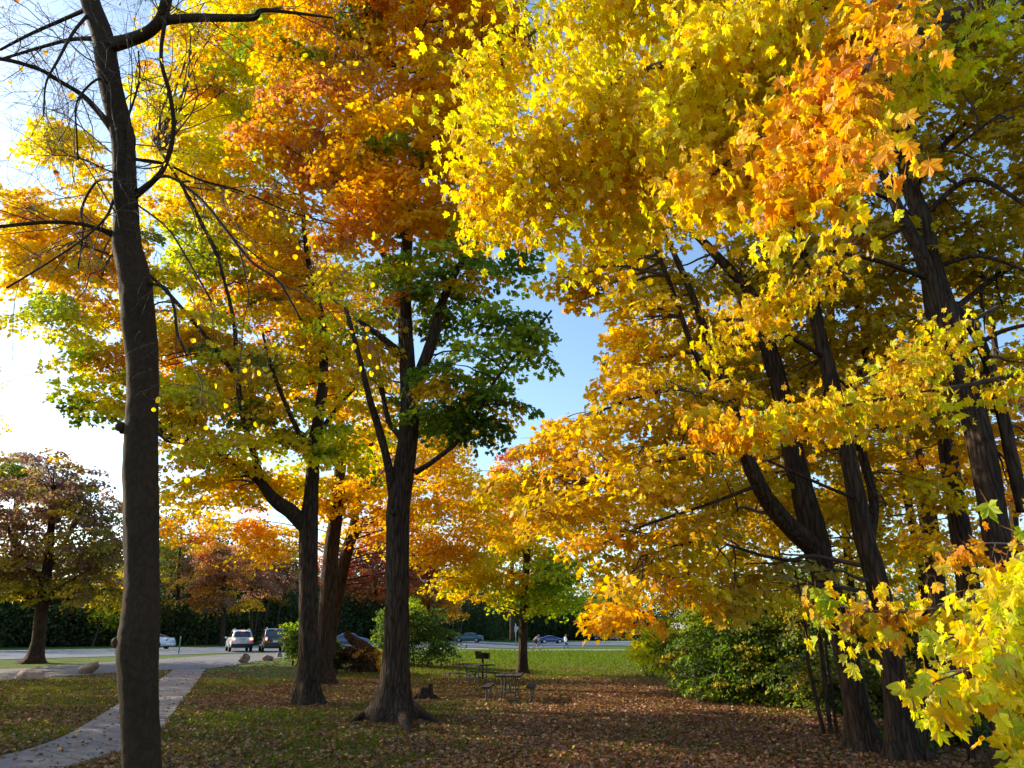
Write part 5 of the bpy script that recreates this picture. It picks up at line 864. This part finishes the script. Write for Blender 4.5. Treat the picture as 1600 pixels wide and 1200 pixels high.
    if kind in ('suv', 'boxy'):
        for sd_ in (-1, 1): MB().tube([[-1.7, sd_*.60, roofz-.02], [-1.5, sd_*.60, roofz+.05], [.1, sd_*.60, roofz+.05], [.3, sd_*.60, roofz-.04]], .018, 6).build('roof_rail', M_RIM, t)
        MB().box((-2.12 if kind == 'suv' else -2.16, 0, roofz-.09), (.18, 1.1, .035), bev=.01).build('spoiler', mat, t)
        if lit: MB().box((-2.215, 0, roofz-.09), (.03, .28, .04)).build('high_brake_light', M_REDON, t, smooth=False)
        MB().box((rear-.03, 0, 1.0), (.03, .5, .035)).build('tailgate_handle', M_TRIM if kind == 'suv' else M_RIM, t, smooth=False)
        MB().tube([[rear+.1, .45, .28], [rear-.05, .45, .27]], .035, 8).build('exhaust', M_RIM, t)
    else: MB().box((rear+.12, 0, ip(rear+.12, 3)+.03), (.16, Wd*1.5, .03), bev=.01).build('spoiler', mat, t)
    return t
def smooth_st(A):
    out = []
    for i in range(len(A)-1):
        for k in range(3): out.append(A[i]*(1-k/3)+A[i+1]*k/3)
    out.append(A[-1]); return out
def thing_part(name, parent, loc):
    o = bpy.data.objects.new(name, None); COL.objects.link(o); o.parent = parent; o.location = loc; o.empty_display_size = .1; return o
ON = np.array([0, 0, .03])
P_WHITE = paint('white_paint', (.72, .74, .78)); P_BLACK = paint('black_paint', (.018, .018, .026)); P_TEAL = paint('teal_paint', (.035, .09, .12)); P_BLUE = paint('blue_paint', (.025, .035, .19)); P_SLATE = paint('slate_blue_paint', (.06, .09, .17))
car('white hatchback with lit brake lights, seen from behind at the drive entrance', 'car', 'parked_car', gnd(372, 1018)+ON, R(-25), P_WHITE, 'suv', True, M_TRIM)
car('black boxy off roader with lit tail lights, right of the white hatchback', 'car', 'parked_car', gnd(424, 1018.5)+ON, R(-22), P_BLACK, 'boxy', True, M_TRIM)
car('white sedan half hidden behind the bare tree stem', 'car', 'passing_car', gnd(231, 1014)+ON, R(-84), P_WHITE, 'sedan')
car('slate blue sedan behind the broken creeper covered stump', 'car', 'passing_car', gnd(546, 1010)+ON, R(80), P_SLATE, 'sedan')
car('dark teal sedan driving left on the road behind the picnic tables', 'car', 'passing_car', gnd(732, 1003.5)+ON, R(-84), P_TEAL, 'sedan')
car('royal blue coupe behind the cyclist and the walker', 'car', 'passing_car', gnd(861, 1005.5)+ON, R(80), P_BLUE, 'coupe')

# signs, post, fence
M_GREY = plain('sign_back_metal', (.42, .45, .47), .45, .5, noise=.1); M_GREEN = plain('green_marker_post', (.03, .22, .16), .5, noise=.15)
g0 = gnd(806, 1009.5); t = thing('road_sign', 'grey back of a downward pointing triangular road sign left of the lawn tree', 'road sign', g0)
MB().tube([[0, 0, -.05], [0, 0, 3.1]], .04, 10).build('pole', M_GREY, t)
q = np.array([[-.52, -.06, 2.65], [.46, -.06, 2.65], [-.03, -.06, 1.80]]); q = np.array([[-.55, 0, 2.62], [-.50, 0, 2.68], [.44, 0, 2.68], [.49, 0, 2.62], [.02, 0, 1.82], [-.08, 0, 1.82]])+[0, -.06, 0]
MB().add(np.concatenate([q, q+[0, .02, 0]]), [list(range(6)), list(range(11, 5, -1))]+[[i, 6+i, 6+(i+1) % 6, (i+1) % 6] for i in range(6)]).build('sign_plate', M_GREY, t, smooth=False)
g0 = gnd(279, 1022); t = thing('marker_post', 'slim green marker post on the grass between the road and the gravel', 'post', g0)
MB().box((0, 0, .62), (.09, .04, 1.3), bev=.01).build('post', M_GREEN, t, smooth=False); MB().box((0, -.026, 1.18), (.07, .01, .12)).build('reflector', M_PLATE, t, smooth=False)
g0 = gnd(945, 1000.5); t = thing('white_fence', 'short white plank fence beyond the road at the edge of the yellow leaves', 'fence', g0, R(6)); M_WH = plain('white_fence_paint', (.75, .75, .76), .5, noise=.06)
for k in range(4): MB().box((-2.4+k*1.9, 0, .75), (.14, .14, 1.6), bev=.01).build('fence_post', M_WH, t, smooth=False)
for z_ in (.5, .95, 1.4): MB().box((.45, -.09, z_), (6.0, .04, .20), bev=.01).build('rail', M_WH, t, smooth=False)

def skinned(name, pts, edges, rad, mat, parent, sub=1):
    me = bpy.data.meshes.new(name); me.from_pydata([tuple(p) for p in pts], edges, []); o = bpy.data.objects.new(name, me); COL.objects.link(o); o.parent = parent
    sk = o.modifiers.new('skin', 'SKIN'); me.materials.append(mat)
    for i, v in enumerate(me.skin_vertices[0].data if me.skin_vertices else []): v.radius = rad[i]
    if not me.skin_vertices:
        bpy.context.view_layer.objects.active = o
    s_ = o.modifiers.new('sub', 'SUBSURF'); s_.levels = sub; s_.render_levels = sub; return o
M_SKIN = plain('skin', (.50, .30, .22), .55, noise=.06); M_HAIR = plain('hair', (.05, .03, .02), .6, noise=.3); M_TOP = plain('pale_top', (.62, .64, .66), .8, noise=.08); M_JEANS = plain('blue_grey_trousers', (.07, .10, .14), .85, noise=.2); M_SHOE = plain('white_shoe', (.75, .75, .75), .6, noise=.05); M_SHIRT = plain('dusty_shirt', (.30, .20, .17), .8, noise=.2); M_SHORT = plain('dark_shorts', (.025, .03, .05), .8); M_HELM = plain('dark_helmet', (.03, .035, .09), .35)
def limbs(mb, chains, seg=10):
    for c in chains:
        a = smooth_path(np.array(c), max(8, len(c)*4)); mb.tube(a[:, :3], a[:, 3], seg)
def head(parent, c, r, look, hairc=M_HAIR, helmet=False):
    """head with brow, nose, chin and ears as one surface, hair over it."""
    n, m = 20, 14; th, ph = np.meshgrid(np.linspace(0, 2*pi, n, endpoint=False), np.linspace(.03, pi-.03, m)); q = np.stack([np.sin(ph)*np.cos(th), np.sin(ph)*np.sin(th), np.cos(ph)], -1)
    s_ = 1+.25*np.exp(-((th-0)**2+(ph-1.75)**2)/.03)+.25*np.exp(-((th-2*pi)**2+(ph-1.75)**2)/.03)+.15*np.exp(-(np.minimum(abs(th-pi/2), abs(th-3*pi/2))**2+(ph-1.65)**2)/.02)
    s_ -= .06*np.exp(-(np.minimum(abs(th-.35), abs(th-2*pi+.35))**2+(ph-1.5)**2)/.02)
    q = q*s_[..., None]*np.array([r*.92, r*.76, r*1.18]); low = q[..., 2] < 0; q[..., 0] = np.where(low, q[..., 0]*.92+.006, q[..., 0]); q[..., 1] = np.where(low, q[..., 1]*.86, q[..., 1])
    cr, sr = cos(look), sin(look); v = q.reshape(-1, 3); v = np.stack([v[:, 0]*cr-v[:, 1]*sr, v[:, 0]*sr+v[:, 1]*cr, v[:, 2]], 1)
    f = [[i*n+j, (i+1)*n+j, (i+1)*n+(j+1) % n, i*n+(j+1) % n] for i in range(m-1) for j in range(n)]+[list(range(n)), [(m-1)*n+k for k in range(n-1, -1, -1)]]
    k = np.array([cr, sr, 0]); hv = v*1.10-k*r*.10+[0, 0, r*.06]; keep = [i for i, fc in enumerate(f[:-2]) if (hv[fc].mean(0)@k < r*.30 and hv[fc].mean(0)[2] > -r*.75) or hv[fc].mean(0)[2] > r*.55]
    MB().add(hv+c, [f[i] for i in keep]+[f[-2]]).build('helmet' if helmet else 'hair', M_HELM if helmet else hairc, parent)
    return v+c, f
def hand(mb, c, d, r=.018):
    """palm, four fingers of different length and a thumb, slightly curled."""
    d = norm(np.array(d, float)); s_ = norm(np.cross(d, [0, 0, 1.]) if abs(d[2]) < .9 else np.array([0, 1., 0])); c = np.array(c)
    mb.tube([c-d*.02, c+d*.03, c+d*.08], [.026, .036, .034], 8)
    w2 = norm(np.cross(d, s_))
    for k, L in zip((-1.5, -.5, .5, 1.5), (.062, .075, .08, .068)): a = c+d*.075+w2*k*.017; mb.tube([a, a+d*L*.5+s_*.004, a+d*L*.85+s_*.022], [.009, .0085, .006], 6)
    a = c+d*.02+w2*.03; mb.tube([a, a+d*.03+w2*.028, a+d*.06+w2*.034+s_*.012], [.011, .010, .007], 6)
def person(label, base, rz, pose):
    t = thing('person', label, 'person', base, rz, None); B = pose; mb = MB()
    hv, hf = head(t, np.array(B['head']), .105, 0, helmet=B.get('helmet', False)); mb.add(hv, hf)
    limbs(mb, [[(*B['hip'], .13), (*B['waist'], .12), (*B['chest'], .145), (*B['neck0'], .10), (*B['neck'], .055), (*(np.array(B['head'])-[0, 0, .02]), .05)]], 14)
    for s_ in 'LR': limbs(mb, [[(*a, w) for a, w in zip(B['arm'+s_], (.06, .048, .038, .026))], [(*a, w) for a, w in zip(B['leg'+s_], (.10, .085, .055, .052, .038))]]); hand(mb, B['arm'+s_][-1], np.array(B['arm'+s_][-1])-np.array(B['arm'+s_][-2]))
    o = mb.build('body', M_SKIN, t); rmsh = o.modifiers.new('remesh', 'REMESH'); rmsh.mode = 'VOXEL'; rmsh.voxel_size = .012; rmsh.use_smooth_shade = True
    tp = MB(); limbs(tp, [[(*B['hip'], .145), (*B['waist'], .145), (*B['chest'], .168), (*B['neck0'], .12), (*(np.array(B['neck0'])*.5+np.array(B['neck'])*.5), .075)]]+[[(*a, w) for a, w in zip(B['arm'+s_], B['sl'])] for s_ in 'LR'], 14)
    o = tp.build('top', B['topm'], t); q = o.modifiers.new('remesh', 'REMESH'); q.mode = 'VOXEL'; q.voxel_size = .015; q.use_smooth_shade = True
    tr_ = MB(); limbs(tr_, [[(*(np.array(B['hip'])+[0, 0, .06]), .14), (*(np.array(B['hip'])-[0, 0, .06]), .15)]]+[[(*a, w) for a, w in zip(B['leg'+s_][:B['cut']], (.125, .11, .078, .07, .06))] for s_ in 'LR'], 14)
    o = tr_.build('trousers' if B['cut'] > 3 else 'shorts', B['trm'], t); q = o.modifiers.new('remesh', 'REMESH'); q.mode = 'VOXEL'; q.voxel_size = .015; q.use_smooth_shade = True
    for s_ in 'LR':
        a = np.array(B['leg'+s_][-1]); MB().tube(smooth_path([(*(a+[-.07, 0, -.035]), .04), (*(a+[.0, 0, -.02]), .05), (*(a+[.10, 0, -.045]), .045), (*(a+[.19, 0, -.06]), .028)], 10)[:, :3], [.035, .045, .05, .052, .05, .048, .045, .04, .034, .022], 10).build('shoe', M_SHOE, t)
    return t
g0 = gnd(884, 1016)+[0, 0, .02]
person('person in a pale top and blue grey trousers walking on the footpath', g0, R(8), dict(head=(.05, 0, 1.60), neck=(.02, 0, 1.46), neck0=(.0, 0, 1.38), chest=(0, 0, 1.22), waist=(0, 0, 1.05), hip=(0, 0, .92),
  armL=[(0, .17, 1.38), (-.08, .22, 1.15), (.05, .24, .95), (.16, .22, .90)], armR=[(0, -.17, 1.38), (.08, -.22, 1.15), (.02, -.24, .92), (.10, -.22, .82)], sl=(.085, .068, .055, .038),
  legL=[(0, .09, .90), (.17, .10, .70), (.26, .10, .50), (.27, .10, .28), (.34, .10, .10)], legR=[(0, -.09, .90), (-.06, -.10, .68), (-.10, -.10, .48), (-.25, -.10, .27), (-.38, -.10, .12)], topm=M_TOP, trm=M_JEANS, cut=5))
# bicycle and its rider
g0 = gnd(837, 1016.3)+[0, 0, .03]; bk = thing('bicycle', 'dark bicycle ridden along the footpath right of the lawn tree', 'bicycle', g0, R(-2)); M_FR = plain('bicycle_frame', (.03, .035, .05), .35, noise=.1, coat=.4)
def tube_p(nm, pts, r, m=M_FR, par=bk): return MB().tube(pts, r, 8).build(nm, m, par)
for x_ in (-.52, .52):
    w_ = thing_part('wheel', bk, (x_, 0, .34)); th = np.linspace(0, 2*pi, 33); c = np.stack([np.cos(th)*.325, 0*th, np.sin(th)*.325], 1)
    MB().tube(c, .02, 8, cap=False).build('tyre', M_BLACK, w_); sp = MB()
    for k in range(14): a = k*2*pi/14; sp.tube([[0, 0, 0], [cos(a)*.31, 0, sin(a)*.31]], .003, 4)
    sp.tube([[0, -.04, 0], [0, .04, 0]], .02, 8); sp.build('spokes', M_RIM, w_)
fr = MB()
for a, b_ in (((-.52, 0, .34), (-.05, 0, .30)), ((-.52, 0, .34), (-.17, 0, .80)), ((-.05, 0, .30), (-.19, 0, .86)), ((-.17, 0, .80), (.36, 0, .82)), ((-.05, 0, .30), (.38, 0, .72)), ((.35, 0, .88), (.40, 0, .66)), ((.40, 0, .66), (.52, 0, .34))): fr.tube([a, b_], .018, 8)
fr.build('frame', M_FR, bk); MB().box((-.20, 0, .90), (.26, .13, .05), taper=.8, bev=.02).build('saddle', M_BLACK, bk)
hb = MB(); hb.tube([[.35, 0, .86], [.40, 0, .97]], .016, 8); hb.tube(smooth_path([[.34, -.26, .96], [.44, -.15, .98], [.42, 0, .98], [.44, .15, .98], [.34, .26, .96]], 16), .014, 8); hb.build('handlebar', M_FR, bk)
ck = MB(); ck.lathe([(.02, -.012), (.09, -.012), (.09, .012), (.02, .012)], (-.05, -.05, .30), 'y', 18); ck.tube([[-.05, -.07, .30], [.10, -.08, .22]], .012, 6); ck.tube([[-.05, .07, .30], [-.20, .08, .38]], .012, 6); ck.box((.10, -.13, .22), (.09, .09, .02)); ck.box((-.20, .13, .38), (.09, .09, .02)); ck.build('crankset', M_RIM, bk)
person('person with a dark helmet bent over the handlebar, riding the bicycle', g0, R(-2), dict(head=(.36, 0, 1.56), neck=(.26, 0, 1.44), neck0=(.18, 0, 1.37), chest=(.08, 0, 1.26), waist=(-.06, 0, 1.12), hip=(-.18, 0, 1.02), helmet=True,
  armL=[(.16, .17, 1.36), (.24, .22, 1.16), (.33, .24, 1.04), (.37, .22, 1.01)], armR=[(.16, -.17, 1.36), (.24, -.22, 1.16), (.33, -.24, 1.04), (.37, -.22, 1.01)], sl=(.08, .06, .02, .01),
  legL=[(-.17, .09, .98), (.05, .10, .90), (.18, .11, .80), (-.02, .12, .62), (-.20, .12, .46)], legR=[(-.17, -.09, .98), (.0, -.10, .82), (.16, -.11, .68), (.12, -.12, .48), (.08, -.12, .30)], topm=M_SHIRT, trm=M_SHORT, cut=3))
# unseen trees added outside the left edge, placed and sized to throw afternoon shade
for i, (x_, y_, zc, rc, lab) in enumerate([(-21.5, 18, 9, 5, 'unseen maple added for shade left of the view, next to the path'), (-27, 27, 11.5, 5.6, 'unseen maple added for shade farther off to the left of the view'), (-35, 39, 12, 6, 'unseen maple added for shade far left of the view beside the gravel drive'), (-31, 19, 11, 5.6, 'unseen second row maple added for shade left of the view')]):
    b = np.array([x_, y_, float(G(x_, y_))]); t = Tree('maple_tree', lab, 'tree', b, 'unseen maples added for shade outside the left edge'); mb = MB()
    q = smooth_path(np.array([[x_, y_, b[2]-.1, .38], [x_, y_, b[2]+3, .28], [x_+.3, y_, b[2]+7, .2], [x_+.1, y_, b[2]+zc+3, .06]]), 30); mb.tube(q[:, :3], q[:, 3], 14, wob=.04); mb.build('trunk', M_BARK, t.o, loc=b); t.sk.append(q)
    cs = np.array([x_, y_, zc])+in_ellipsoid(300, .4)*np.array([rc, rc, rc*1.05]); spray_leaves(t.mb, cs, 'yellow2 gold2 amber2', 1.2, 60, .2, T_FAR, np.array([x_, y_, 5.])); t.done()
